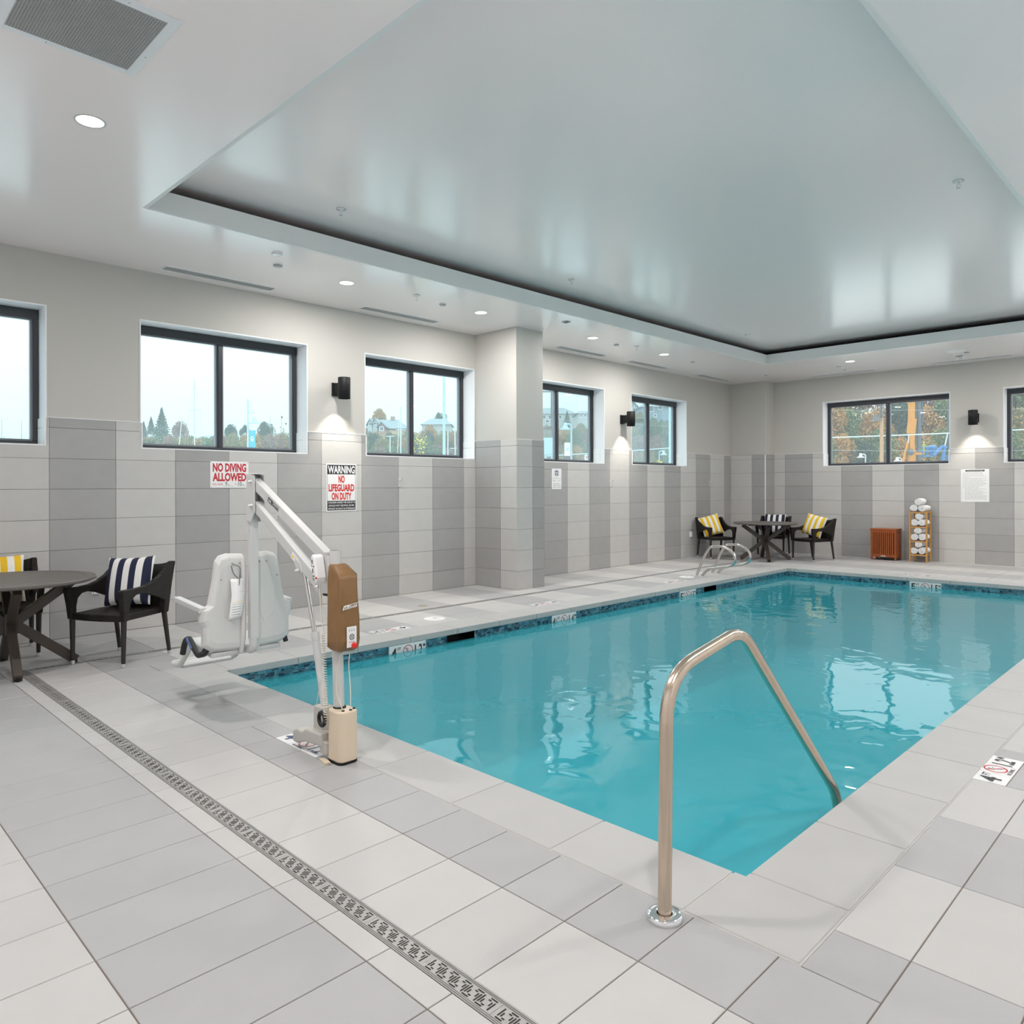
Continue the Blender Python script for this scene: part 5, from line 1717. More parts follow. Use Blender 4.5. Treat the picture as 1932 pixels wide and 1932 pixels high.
for k in range(14):
    t0 = 0.04 + 0.065 * k
    if 0.28 < t0 < 0.36 or 0.52 < t0 < 0.62:
        continue
    z_ = 0.905 - 0.245 * t0
    xx = -4.6485 + 0.030 * math.sin(t0 * 1.5)
    y0 = yc - 0.140 - 0.045 * max(0, t0 - 0.4)
    pb.bar((xx, y0 + 0.012, z_ - 0.012), (xx + 0.003, y0 + 0.070, z_ - 0.008), 0.001, 0.004)
part(pb, 'tag_print', M_grey)
part(MB().tube(smooth_path([((-4.657, yc - 0.120, 1.000), 0), ((-4.645, yc - 0.075, 0.985), 0.03), ((-4.640, yc - 0.080, 0.91), 0.03), ((-4.640, yc - 0.095, 0.80), 0)], 5), 0.0022, 6), 'cable_tie', M_strap)
part(MB().tube(smooth_path([((-4.657, yc - 0.130, 0.99), 0), ((-4.640, yc - 0.125, 0.94), 0.03), ((-4.640, yc - 0.090, 0.905), 0)], 5), 0.0022, 6), 'cable_tie', M_strap)

# ================================================================== OUTSIDE
GZ = -0.8
M_ground = mat('outdoor_ground', (0.60, 0.60, 0.59), 0.9, var=0.2, vscale=0.3)
gb = MB().box(-320, 160, -120, 320, GZ - 0.3, GZ)
# the building stands on its own footing: keep the ground out of the pool pit
ground = MB()
for (x0, x1, y0, y1) in rect_minus((-320, 160, -120, 320), [(WX - 0.5, RX + 0.5, NY - 0.5, WY + 0.5)]):
    ground.box(x0, x1, y0, y1, GZ - 0.3, GZ)
tag(ground.build('ground', M_ground), 'paved ground outside the building', kind='structure')

def leaf_mat(name, cols):
    m = bpy.data.materials.new(name)
    m.use_nodes = True
    n, l = m.node_tree.nodes, m.node_tree.links
    b_ = n['Principled BSDF']
    b_.inputs['Roughness'].default_value = 0.8
    b_.inputs['Specular IOR Level'].default_value = 0.1
    g = n.new('ShaderNodeNewGeometry')
    r = n.new('ShaderNodeValToRGB')
    els = r.color_ramp.elements
    els[0].position = 0; els[0].color = (*cols[0], 1)
    els[1].position = 1; els[1].color = (*cols[-1], 1)
    for k, c in enumerate(cols[1:-1]):
        e = els.new((k + 1) / (len(cols) - 1)); e.color = (*c, 1)
    l.new(g.outputs['Random Per Island'], r.inputs[0])
    l.new(r.outputs[0], b_.inputs['Base Color'])
    return m
LM = {
    'green': leaf_mat('leaf_green', [(0.054, 0.098, 0.044), (0.142, 0.196, 0.088), (0.217, 0.261, 0.130)]),
    'orange': leaf_mat('leaf_orange', [(0.217, 0.108, 0.038), (0.455, 0.238, 0.075), (0.326, 0.238, 0.098), (0.542, 0.326, 0.119)]),
    'olive': leaf_mat('leaf_olive', [(0.108, 0.130, 0.054), (0.261, 0.238, 0.098), (0.369, 0.261, 0.098), (0.173, 0.196, 0.098)]),
    'plum': leaf_mat('leaf_plum', [(0.173, 0.108, 0.098), (0.292, 0.196, 0.163), (0.359, 0.238, 0.173)]),
    'dark': leaf_mat('leaf_dark', [(0.033, 0.060, 0.049), (0.065, 0.108, 0.075), (0.098, 0.142, 0.098)]),
    'yellow': leaf_mat('leaf_yellow', [(0.542, 0.390, 0.033), (0.759, 0.597, 0.065), (0.434, 0.413, 0.088)]),
    'rust': leaf_mat('leaf_rust', [(0.238, 0.075, 0.033), (0.369, 0.152, 0.065), (0.304, 0.184, 0.088)]),
}
M_bark = mat('bark', (0.11, 0.085, 0.065), 0.9)
def quad_leaf(mb, p, s, rr_):
    a = Vector((rr_.uniform(-1, 1), rr_.uniform(-1, 1), rr_.uniform(-1, 1))).normalized()
    b_ = a.cross(Vector((rr_.uniform(-1, 1), rr_.uniform(-1, 1), rr_.uniform(-1, 1)))).normalized()
    a *= s; b_ *= s * 0.7
    mb.v += [tuple(p - a), tuple(p - b_ * 0.8), tuple(p + a), tuple(p + b_ * 0.8)]
    k = len(mb.v)
    mb.f.append((k - 4, k - 3, k - 2, k - 1)); mb.mi.append(0); mb.sm.append(False)
def crown_mesh(kind, seed, n=3600):
    """unit crown: radius 1, centre 0, height 2"""
    rr_ = random.Random(seed)
    b_ = MB()
    if kind.startswith('conifer'):
        tiers = 13
        for k in range(n):
            t = rr_.random() ** 0.75
            tier = math.floor(t * tiers) / tiers
            rad = (t * 0.95 + 0.03) * (0.72 + 0.28 * (1 - (t * tiers) % 1)) * rr_.uniform(0.25, 1.0)
            a = rr_.choice(range(9)) * 2 * PI / 9 + tier * 17 + rr_.gauss(0, 0.22)
            quad_leaf(b_, Vector((rad * math.cos(a), rad * math.sin(a), 1 - 2 * t - 0.10 * rad)), 0.055, rr_)
    else:
        blobs = [(0, 0, -0.1, 0.62)]
        for k in range(16):
            a, e = rr_.uniform(0, 2 * PI), rr_.uniform(-0.6, 1.2)
            r_ = rr_.uniform(0.45, 0.66)
            blobs.append((r_ * math.cos(a) * math.cos(e), r_ * math.sin(a) * math.cos(e), r_ * math.sin(e), rr_.uniform(0.24, 0.40)))
        for k in range(n):
            bx, by, bz, br = rr_.choice(blobs)
            d = Vector((rr_.gauss(0, 1), rr_.gauss(0, 1), rr_.gauss(0, 1))).normalized() * br * rr_.uniform(0.75, 1.05)
            quad_leaf(b_, Vector((bx, by, bz)) + d, 0.050 * rr_.uniform(0.7, 1.3), rr_)
    return b_
_crowns = {}
def crown(kind, col, seed):
    key = (kind, col, seed)
    if key not in _crowns:
        _crowns[key] = crown_mesh(kind, seed, 2600 if kind == 'conifer' else 3600).mesh('foliage', LM[col])
    return _crowns[key]
_trunk = None
def tree(px, top, hw, d, col, label, group, kind='round', vis_bottom=None, zbase=GZ):
    """px/top/hw: photo pixels of the crown; d: depth in metres"""
    global _trunk
    P0 = pix_at(px, top, d)
    r = hw / F_PX * d
    H = P0.z - zbase
    ch = min(H * 0.9, r * 3.0) if kind == 'round' else min(H * 0.95, r * 2.5)
    t_ = thing('autumn_tree' if kind == 'round' else 'evergreen_tree', label, 'tree', (P0.x, P0.y, zbase), random.uniform(0, 6), group)
    o = link('foliage', crown(kind, col, random.randint(0, 2)), t_)
    o.scale = (r, r, ch / 2)
    o.location = (0, 0, H - ch / 2)
    if _trunk is None:
        _trunk = MB().tube([(0, 0, 0), (0.06, 0.02, 0.4), (0, 0, 1)], [1, 0.75, 0.35], 7).mesh('trunk', M_bark)
    k = link('trunk', _trunk, t_)
    k.scale = (max(0.1, r * 0.09), max(0.1, r * 0.09), H - ch * 0.45)
    return t_
GT_L, GT_F = 'trees across the water', 'autumn trees on the slope behind the far windows'
for i, (px, top, hw, d, col, kind, lab) in enumerate([
    (305, 769, 25, 140, 'dark', 'conifer', 'tall dark conifer, largest through the second window'),
    (285, 786, 13, 150, 'dark', 'conifer', 'narrow conifer just left of the tallest conifer'),
    (271, 795, 13, 155, 'dark', 'conifer', 'small conifer at the left jamb of the second window'),
    (342, 789, 22, 150, 'plum', 'round', 'rounded purplish tree right of the tall conifer'),
    (388, 818, 22, 120, 'olive', 'round', 'low olive tree below the sailboat mast'),
    (437, 796, 17, 140, 'dark', 'round', 'dark rounded tree left of the teal banner'),
    (461, 800, 12, 142, 'dark', 'round', 'dark tree just behind the banner lamp post'),
    (503, 790, 20, 145, 'dark', 'round', 'dark tree right of the banner lamp post'),
    (430, 818, 20, 118, 'plum', 'round', 'low brownish tree at the second window mullion'),
    (462, 817, 22, 119, 'olive', 'round', 'low olive tree behind the teal banner'),
    (500, 816, 24, 117, 'orange', 'round', 'low tan tree right of the teal banner'),
    (540, 815, 24, 117, 'olive', 'round', 'low olive tree at the right jamb of the second window'),
    (300, 834, 30, 115, 'green', 'round', 'low green tree under the tall conifer'),
    (350, 836, 26, 114, 'olive', 'round', 'low olive tree under the purplish tree'),
    (713, 765, 21, 195, 'orange', 'round', 'round orange tree above the gabled house'),
    (832, 774, 15, 195, 'dark', 'round', 'dark tree behind the tall pale pole'),
    (705, 811, 24, 150, 'green', 'round', 'green tree below the gabled house, left'),
    (738, 813, 24, 151, 'dark', 'round', 'dark green tree below the gabled house, middle'),
    (770, 806, 20, 152, 'green', 'round', 'green tree below the gabled house, right'),
    (808, 795, 21, 148, 'orange', 'round', 'orange rounded tree under the hillside roof'),
    (800, 818, 26, 140, 'green', 'round', 'green tree under the orange rounded tree'),
    (838, 806, 22, 143, 'olive', 'round', 'olive tree behind the tall pale pole'),
    (858, 808, 18, 141, 'orange', 'round', 'tan tree at the right jamb of the third window'),
    (830, 832, 24, 135, 'plum', 'round', 'plum tree low behind the tall pale pole'),
    (722, 836, 28, 136, 'dark', 'round', 'dark tree low in the third window'),
    (1070, 775, 13, 150, 'dark', 'conifer', 'single dark conifer in front of the hilltop house'),
    (1036, 800, 20, 140, 'plum', 'round', 'plum tree left in the fourth window'),
    (1062, 806, 18, 138, 'orange', 'round', 'orange tree behind the curved lamp post'),
    (1094, 793, 20, 138, 'olive', 'round', 'olive tree right in the fourth window'),
    (1120, 800, 22, 139, 'green', 'round', 'green tree beyond the fourth window jamb'),
    (1048, 832, 26, 120, 'green', 'round', 'green tree low behind the white banner'),
    (1098, 838, 24, 118, 'plum', 'round', 'brown tree low in the fourth window'),
    (1204, 772, 18, 140, 'olive', 'round', 'olive tree below the white gable'),
    (1228, 782, 20, 138, 'green', 'round', 'green tree in the middle of the fifth window'),
    (1254, 786, 20, 136, 'dark', 'round', 'dark green tree right in the fifth window'),
    (1206, 815, 24, 120, 'plum', 'round', 'plum tree low in the fifth window'),
    (1240, 822, 28, 118, 'green', 'round', 'green tree low in the fifth window'),
    (1278, 800, 26, 124, 'olive', 'round', 'olive tree beyond the fifth window jamb'),
    (1180, 800, 26, 126, 'green', 'round', 'green tree beyond the second sconce')]):
    tree(px, top, hw, d, col, lab, GT_L, kind)
for row, (x_lo, x_hi, step, top, hw, d, pal) in enumerate((
        (255, 590, 20, 816, 27, 108, ['olive', 'orange', 'green', 'plum', 'olive']),
        (680, 880, 22, 815, 24, 142, ['green', 'dark', 'olive', 'green', 'orange']),
        (675, 880, 24, 838, 26, 128, ['dark', 'green', 'plum', 'green', 'olive']),
        (1020, 1150, 21, 806, 22, 132, ['plum', 'olive', 'orange', 'green']),
        (1020, 1150, 22, 832, 24, 116, ['green', 'olive', 'plum', 'orange']),
        (1170, 1310, 21, 790, 22, 132, ['green', 'olive', 'dark', 'green']),
        (1170, 1310, 22, 818, 24, 120, ['dark', 'green', 'olive', 'plum']),
        (1170, 1310, 24, 846, 24, 106, ['green', 'plum', 'olive', 'dark']))):
    px, j = x_lo, 0
    while px < x_hi:
        c_ = pal[j % len(pal)]
        tree(px, top + random.uniform(-5, 5), hw * random.uniform(0.9, 1.2), d + random.uniform(-3, 3), c_,
             '%s tree in the %s low belt beyond the left windows, %s from the left' % ({'orange': 'orange', 'plum': 'plum-brown', 'olive': 'olive', 'green': 'green', 'dark': 'dark green'}[c_], ORD[row], ORD[min(j, 19)]), 'low tree belts beyond the left windows')
        px += step; j += 1
cols = ['orange', 'plum', 'olive', 'orange', 'green', 'olive', 'plum', 'orange', 'dark', 'orange', 'olive', 'plum', 'green', 'orange']
k = 0
for row, (d, top, hw, step, off) in enumerate(((150, 690, 46, 52, 0), (128, 752, 40, 44, 18), (116, 806, 36, 40, 5))):
    px = 1500 + off
    j = 0
    while px < 2040:
        c_ = cols[(k * 5 + row * 3) % len(cols)] if row < 2 else ['olive', 'green', 'orange', 'dark', 'green', 'orange'][j % 6]
        tree(px, top + random.uniform(-14, 14), hw * random.uniform(0.85, 1.15), d, c_,
             '%s tree in the %s row of the hillside, %s from the left' % ({'orange': 'orange', 'plum': 'plum-brown', 'olive': 'olive', 'green': 'green', 'dark': 'dark green'}[c_], ['back', 'middle', 'front'][row], ORD[min(j, 19)]), GT_F)
        px += step
        j += 1; k += 1
# wooded hillside behind
M_hill = mat('hillside_scrub', (0.17, 0.15, 0.08), 0.95, var=0.6, vscale=0.25, vcol=(0.34, 0.22, 0.10))
hill = MB()
n = 24
for (pts, name) in (([(-150, 170), (60, 260)], 'a'),):
    pass
def hill_mesh(p0, p1, depth, h):
    p0, p1 = Vector((*p0, 0)), Vector((*p1, 0))
    d = (p1 - p0); nrm = Vector((-d.y, d.x, 0)).normalized() * depth
    hb_ = MB()
    nu, nv = 28, 8
    v = []
    for j in range(nv + 1):
        for i in range(nu + 1):
            p = p0 + d * (i / nu) + nrm * (j / nv)
            z = GZ + h * math.sin(min(1, j / nv * 2.0) * PI / 2) * (0.95 + 0.05 * math.sin(i * 0.8)) + random.uniform(-0.4, 0.4)
            v.append((p.x, p.y, GZ - 0.2 if j == 0 else z))
    f = [(j * (nu + 1) + i, j * (nu + 1) + i + 1, (j + 1) * (nu + 1) + i + 1, (j + 1) * (nu + 1) + i) for j in range(nv) for i in range(nu)]
    return hb_.add(v, f, True)
q0, q1 = pix_at(2150, 900, 122), pix_at(1380, 900, 122)
hh_ = hill_mesh((q1.x, q1.y), (q0.x, q0.y), 60, 17)
tag(hh_.build('hillside', M_hill), 'wooded autumn slope behind the far windows', kind='structure')
q0, q1 = pix_at(1330, 900, 148), pix_at(640, 900, 152)
tag(hill_mesh((q1.x, q1.y), (q0.x, q0.y), 60, 16.8).build('hillside', M_hill), 'hill with houses beyond the left windows', kind='structure')

# near shrubs
def shrub(px, top, bottom, d, col, label, n_st, spread, leaves, leaf=0.03, droop=0.1):
    P0 = pix_at(px, bottom, d)
    top_z = pix_at(px, top, d).z
    H = top_z - GZ
    t_ = thing('garden_shrub', label, 'shrub', (P0.x, P0.y, GZ), 0, 'shrubs outside the left windows')
    sb, fb = MB(), MB()
    rr_ = random.Random(px)
    for k in range(n_st):
        a = rr_.uniform(0, 2 * PI)
        sp = spread * rr_.uniform(0.2, 1)
        hh2 = H * rr_.uniform(0.72, 1.0)
        pts = [Vector((0.05 * math.cos(a), 0.05 * math.sin(a), 0))]
        for j in range(1, 6):
            t = j / 5
            pts.append(Vector((sp * t ** 1.5 * math.cos(a) + rr_.uniform(-0.03, 0.03), sp * t ** 1.5 * math.sin(a) + rr_.uniform(-0.03, 0.03), hh2 * t)))
        sb.tube(pts, [0.012, 0.010, 0.008, 0.006, 0.004, 0.002], 5)
        for j in range(leaves):
            t = rr_.uniform(0.45, 1.0)
            i = min(4, int(t * 5))
            p = pts[i].lerp(pts[i + 1], t * 5 - i) + Vector((rr_.gauss(0, 0.05), rr_.gauss(0, 0.05), rr_.gauss(0, 0.04)))
            quad_leaf(fb, p, leaf * rr_.uniform(0.6, 1.3), rr_)
    sb.build('stems', M_bark, t_)
    fb.build('foliage', LM[col], t_)
shrub(18, 786, 834, 10.2, 'dark', 'almost bare twiggy shrub outside the first window', 16, 0.45, 5, 0.022)
shrub(361, 830, 848, 10.8, 'rust', 'small rust-leaved shrub at the bottom of the second window', 12, 0.28, 40, 0.028)
shrub(535, 762, 848, 11.2, 'rust', 'tall wispy brown shrub at the right of the second window', 12, 0.50, 16, 0.030)
shrub(548, 800, 848, 11.4, 'rust', 'bushy brown shrub at the right of the second window', 14, 0.30, 60, 0.030)
shrub(786, 820, 858, 15.0, 'yellow', 'yellow shrub beside the third window mullion', 16, 0.22, 120, 0.030)
shrub(737, 838, 858, 14.0, 'rust', 'low rust shrub in the third window', 10, 0.22, 40, 0.030)
shrub(1250, 866, 878, 24.0, 'yellow', 'yellow shrub under the small lamp in the fifth window', 16, 0.5, 90, 0.05)

# houses on the hill
M_roofb = mat('house_roof', (0.20, 0.25, 0.27), 0.8, var=0.1)
M_sidew = mat('house_siding_pale', (0.42, 0.46, 0.46), 0.8)
M_sideb = mat('house_siding_blue', (0.20, 0.30, 0.36), 0.8)
M_brick = mat('house_brick', (0.34, 0.22, 0.18), 0.8)
M_hglass = mat('house_glass', (0.10, 0.14, 0.17), 0.15)
def house(px0, px1, eave, apex, bottom, d, label, wall, gable_front, wins, chim=None, wing_of=None):
    c0, c1 = pix_at(px0, eave, d), pix_at(px1, eave, d)
    ax = (c1 - c0); W_ = ax.length
    rz = math.atan2(ax.y, ax.x)
    ze, za, zb = c0.z, pix_at(px0, apex, d).z, pix_at(px0, bottom, d).z
    zg = zb - 3.5 if d > 162 else GZ
    if wing_of is None:
        t_ = thing('hillside_house', label, 'house', (c0.x, c0.y, zg), rz, 'houses on the hill')
    else:
        t_ = link('gable_wing', None, wing_of)
        t_['label'] = label
        t_.matrix_local = (Matrix.Translation(wing_of.location) @ wing_of.rotation_euler.to_matrix().to_4x4()).inverted() @ Matrix.Translation((c0.x, c0.y, zg)) @ Matrix.Rotation(rz, 4, 'Z')
    D_ = 9.0
    MB().box(0, W_, 0, D_, 0, ze - zg).build('walls', wall, t_)
    rb = MB()
    e, hr = 0.4, za - zg
    if gable_front:
        rb.prism([(-e, ze - zg - 0.1), (W_ / 2, hr), (W_ + e, ze - zg - 0.1), (W_ + e, ze - zg + 0.15), (W_ / 2, hr + 0.3), (-e, ze - zg + 0.15)], 'xz', -e, D_ + e)
        MB().prism([(0, ze - zg), (W_, ze - zg), (W_ / 2, hr)], 'xz', 0, D_).build('gable', wall, t_, fix=True)
        rb.build('roof', M_roofb, t_, fix=True)
    else:
        ins = min(W_ * 0.25, 4)
        v = [(-e, -e, ze - zg), (W_ + e, -e, ze - zg), (W_ + e, D_ + e, ze - zg), (-e, D_ + e, ze - zg), (ins, D_ / 2, hr), (W_ - ins, D_ / 2, hr)]
        rb.add(v, [(0, 1, 5, 4), (1, 2, 5), (2, 3, 4, 5), (3, 0, 4), (0, 3, 2, 1)])
        rb.build('roof', M_roofb, t_)
    for (fx, zpx, fw, fh) in wins:
        zc = pix_at(px0, zpx, d).z - zg
        hw_, hh3 = fw * W_ / 2, fh / F_PX * d / 2
        wf = MB().box(fx * W_ - hw_ - 0.12, fx * W_ + hw_ + 0.12, -0.08, 0.02, zc - hh3 - 0.12, zc + hh3 + 0.12).build('window_frame', M_sign, t_)
        MB().box(fx * W_ - hw_, fx * W_ + hw_, -0.10, -0.07, zc - hh3, zc + hh3).build('window_pane', M_hglass, wf if wing_of is None else t_)
    if chim:
        MB().box(chim * W_ - 0.5, chim * W_ + 0.5, D_ / 2 - 0.5, D_ / 2 + 0.5, hr - 2.5, hr + 0.8).build('chimney', M_brick, t_)
    return t_
hs = house(684, 768, 809, 789, 816, 178, 'grey-roofed house on the hill through the third window', M_brick, False, [(0.5, 812, 0.1, 4)], 0.62)
house(694, 702, 802, 791, 810, 176, 'left white gable of the hillside house', M_sidew, True, [(0.5, 800, 0.5, 4)], None, hs)
house(703, 712, 802, 790, 810, 176, 'right white gable of the hillside house', M_sidew, True, [(0.5, 799, 0.5, 4)], None, hs)
house(714, 726, 806, 797, 815, 173, 'small brick gable of the hillside house', M_brick, True, [(0.5, 809, 0.5, 6)], None, hs)
house(796, 850, 801, 787, 812, 180, 'grey hip-roofed house behind the tall pale pole', M_sidew, False, [(0.35, 805, 0.1, 4)])
house(1010, 1086, 781, 766, 800, 175, 'pale hip-roofed house through the fourth window', M_sidew, False, [(0.22, 787, 0.07, 6), (0.36, 787, 0.07, 6), (0.62, 787, 0.06, 6), (0.30, 795, 0.08, 4)])
house(1090, 1116, 780, 771, 800, 163, 'smaller pale house right in the fourth window', M_sidew, False, [(0.25, 784, 0.12, 5), (0.55, 784, 0.12, 5)])
house(1180, 1206, 773, 758, 786, 176, 'white gabled house at the left of the fifth window', M_sidew, True, [(0.62, 773, 0.14, 6), (0.72, 767, 0.08, 3)])
house(1210, 1268, 768, 756, 792, 163, 'blue-grey house at the top of the fifth window', M_sideb, False, [(0.32, 771, 0.14, 10), (0.62, 769, 0.10, 6), (0.45, 784, 0.07, 5)])
house(368, 390, 827, 819, 838, 160, 'small dark-roofed house below the sailboat mast', M_sidew, False, [(0.5, 831, 0.2, 3)])

# masts, poles, lamps
M_pale = mat('pale_teal_paint', (0.34, 0.50, 0.54), 0.5)
M_mast = mat('mast_white', (0.42, 0.46, 0.48), 0.4)
M_bann = mat('banner_teal', (0.02, 0.36, 0.50), 0.6)
M_wood = mat('utility_wood', (0.34, 0.22, 0.12), 0.8, var=0.15, vscale=5)
M_irondark = mat('dark_iron', (0.05, 0.065, 0.075), 0.5)
def lamp_bell(mb, p, s):
    mb.lathe([(0, 0.55 * s), (0.12 * s, 0.55 * s), (0.20 * s, 0.35 * s), (0.24 * s, 0.10 * s), (0.52 * s, -0.05 * s), (0.55 * s, -0.12 * s), (0, -0.10 * s)], tuple(p), 16)
def mast(px, top, bottom, d, r, label, spreader=None, stays=False, lean=0.0):
    a, b_ = pix_at(px + lean, bottom, d), pix_at(px, top, d)
    base = Vector((a.x, a.y, GZ))
    t_ = thing('sailboat_mast', label, 'mast', base, 0, 'masts in the marina')
    rt_ = Vector((_c, _s, 0))
    MB().tube([(0, 0, 0), b_ - base], [r, r * 0.7], 8).build('spar', M_mast, t_)
    if spreader:
        zc = pix_at(px, spreader[0], d).z - GZ
        w_ = spreader[1] / F_PX * d / 2
        MB().tube([-rt_ * w_ + Vector((0, 0, zc)), rt_ * w_ + Vector((0, 0, zc))], r * 0.6, 6).build('spreader', M_mast, t_)
        if stays:
            for sg in (-1, 1):
                MB().tube([b_ - base - Vector((0, 0, 0.5)), rt_ * w_ * sg + Vector((0, 0, zc)), rt_ * w_ * 1.2 * sg], r * 0.14, 4).build('stay', M_mast, t_)
                MB().tube([b_ - base - Vector((0, 0, 0.5)), rt_ * w_ * 3.2 * sg], r * 0.14, 4).build('stay', M_mast, t_)
mast(367, 714, 848, 85, 0.09, 'tall sailboat mast with spreader and stays through the second window', (774, 24), True)
mast(343, 790, 848, 80, 0.07, 'leaning pale spar left of the tall sailboat mast', None, False, -17)
mast(756, 768, 858, 80, 0.09, 'tall sailboat mast in the third window', (811, 18), False)
mast(753, 792, 858, 78, 0.05, 'leaning spar beside the tall mast in the third window', None, False, -8)
mast(736, 822, 858, 60, 0.06, 'short signal mast with crossbars in the third window', (823, 16), False)
mast(845, 813, 862, 60, 0.07, 'short mast right of the tall pale pole', None, False)
mast(858, 793, 862, 62, 0.07, 'thin mast at the right of the third window', (846, 22), False, 2)
t_ = thing('flag_pole', 'tall pale teal pole in the third window', 'pole', (*pix_at(838, 860, 30)[:2], GZ))
hp = pix_at(838, 708, 30).z - GZ
MB().lathe([(0, hp), (0.02, hp - 0.02), (0.02, hp - 0.08), (0.055, hp - 0.10), (0.055, hp - 0.30), (0.050, hp - 0.31), (0.060, hp * 0.4), (0.068, 0)], n=14).build('shaft', M_pale, t_)
t_ = thing('flag_pole', 'pale teal pole at the right of the fifth window', 'pole', (*pix_at(1264, 870, 45)[:2], GZ))
MB().lathe([(0, pix_at(1264, 740, 45).z - GZ), (0.06, pix_at(1264, 740, 45).z - GZ), (0.075, 0)], n=12).build('shaft', M_pale, t_)
t_ = thing('utility_pole', 'thin dark utility pole left in the fourth window', 'pole', (*pix_at(1041, 860, 100)[:2], GZ))
hp = pix_at(1041, 728, 100).z - GZ
MB().tube([(0, 0, 0), (0, 0, hp)], [0.16, 0.11], 8).build('shaft', M_irondark, t_)
MB().bar((-1.0, -1.0, hp - 0.8), (1.0, 1.0, hp - 0.8), 0.12, 0.14).build('crossarm', M_irondark, t_)
rt_ = Vector((_c, _s, 0))
def street_lamp(px, top, d, label, side, arm_px, lamp_y, banner=None, pole_m=None, scale=1.0, curved=False):
    a = pix_at(px, 900, d)
    base = Vector((a.x, a.y, GZ))
    t_ = thing('street_lamp', label, 'street lamp', base, 0, 'street lamps outside')
    hp = pix_at(px, top, d).z - GZ
    hl = pix_at(px, lamp_y, d).z - GZ
    w_ = arm_px / F_PX * d * side
    m = pole_m or M_pale
    if curved:
        pts = smooth_path([((0, 0, 0), 0), (Vector((0, 0, hp)), abs(w_) * 0.9), (rt_ * w_ + Vector((0, 0, hp)), abs(w_) * 0.4), (rt_ * w_ + Vector((0, 0, hl + 0.25 * scale)), 0)], 7)
        MB().tube(pts, 0.055 * scale, 8).build('pole', m, t_)
    else:
        MB().tube([(0, 0, 0), (0, 0, hp)], [0.07 * scale, 0.055 * scale], 10).build('pole', m, t_)
        MB().bar((0, 0, hl + 0.62 * scale), rt_ * w_ + Vector((0, 0, hl + 0.55 * scale)), 0.04 * scale, 0.05 * scale).build('arm', m, t_)
        MB().tube([(0, 0, hp * 0.98), rt_ * w_ * 0.4 + Vector((0, 0, hl + 0.9 * scale)), rt_ * w_ + Vector((0, 0, hl + 0.58 * scale))], 0.018 * scale, 6).build('brace', m, t_)
    lb_ = MB(); lamp_bell(lb_, rt_ * w_ + Vector((0, 0, hl)), 0.62 * scale)
    lb_.build('lamp_shade', m, t_)
    if banner:
        (x0, x1, y0, y1, m2) = banner
        ox = (x0 - px) / F_PX * d; ox1 = (x1 - px) / F_PX * d
        z1, z0 = pix_at(px, y0, d).z - GZ, pix_at(px, y1, d).z - GZ
        n_ = Vector((-_s, _c, 0)) * 0.01
        v = []
        for e in (-1, 1):
            for (o_, z_) in ((ox, z0), (ox1, z0), (ox1, z1), (ox, z1)):
                v.append(rt_ * o_ + n_ * e + Vector((0, 0, z_)))
        bn = MB().add(v, [(0, 1, 2, 3), (7, 6, 5, 4), (0, 4, 5, 1), (1, 5, 6, 2), (2, 6, 7, 3), (3, 7, 4, 0)]).build('banner', m2, t_)
        em = MB()
        cxm, czm = (ox + ox1) / 2, z1 - (z1 - z0) * 0.42
        wq = (ox1 - ox) * 0.28
        for (u0, w0, u1, w1) in ((-1, 0, 0, 1.6), (0, 1.6, 1, 0), (-1, -0.3, 1, -0.3), (-0.8, -0.8, 0.8, -0.8), (-0.7, -1.3, 0.7, -1.3)):
            p_, q_ = rt_ * (cxm + u0 * wq) - n_ * 1.6 + Vector((0, 0, czm + w0 * wq)), rt_ * (cxm + u1 * wq) - n_ * 1.6 + Vector((0, 0, czm + w1 * wq))
            em.bar(p_, q_, 0.02, 0.03, up=(-_s, _c, 0))
        em.build('emblem', M_sign if m2 is M_bann else M_pale, bn)
        for z_ in (z0, z1):
            MB().bar(Vector((0, 0, z_)), rt_ * ox1 + Vector((0, 0, z_)), 0.02, 0.03).build('banner_arm', m, t_)
street_lamp(468, 753, 28, 'pale teal street lamp with teal banner through the second window', 1, 12, 797, (471, 482, 812, 850, M_bann), scale=0.62)
street_lamp(1078, 800, 45, 'curved pale street lamp with white banner in the fourth window', -1, 11, 808, (1065, 1076, 835, 860, M_sign), scale=1.0, curved=True)
street_lamp(1244, 851, 75, 'small curved street lamp in the fifth window', 1, 8, 857, None, scale=1.1, curved=True)
street_lamp(1633, 857, 80, 'small curved street lamp left of the wooden pole', -1, 9, 862, None, M_mast, 1.2, True)
street_lamp(1701, 864, 85, 'small curved street lamp left of the drilling rig', -1, 8, 869, None, M_mast, 1.2, True)
# wooden pole with bell lamp
d = 34
a = pix_at(1663.5, 900, d); base = Vector((a.x, a.y, GZ))
t_ = thing('lamp_pole', 'timber pole with a dark bell lamp through the far window', 'street lamp', base)
h1, h2 = pix_at(1663, 789, d).z - GZ, pix_at(1663, 757, d).z - GZ
MB().tube([(0, 0, 0), (0, 0, h1)], [0.085, 0.080], 12).build('timber_post', M_wood, t_)
MB().tube([(0, 0, h1 - 0.3), (0, 0, h2)], [0.055, 0.045], 10).build('iron_mast', M_irondark, t_)
w_ = -10 / F_PX * d
hl = pix_at(1663, 791, d).z - GZ
lb_ = MB(); lamp_bell(lb_, rt_ * w_ + Vector((0, 0, hl)), 0.45); lb_.build('lamp_shade', M_irondark, t_)
MB().bar((0, 0, hl + 0.38), rt_ * w_ + Vector((0, 0, hl + 0.42)), 0.03, 0.04).build('arm', M_irondark, t_)
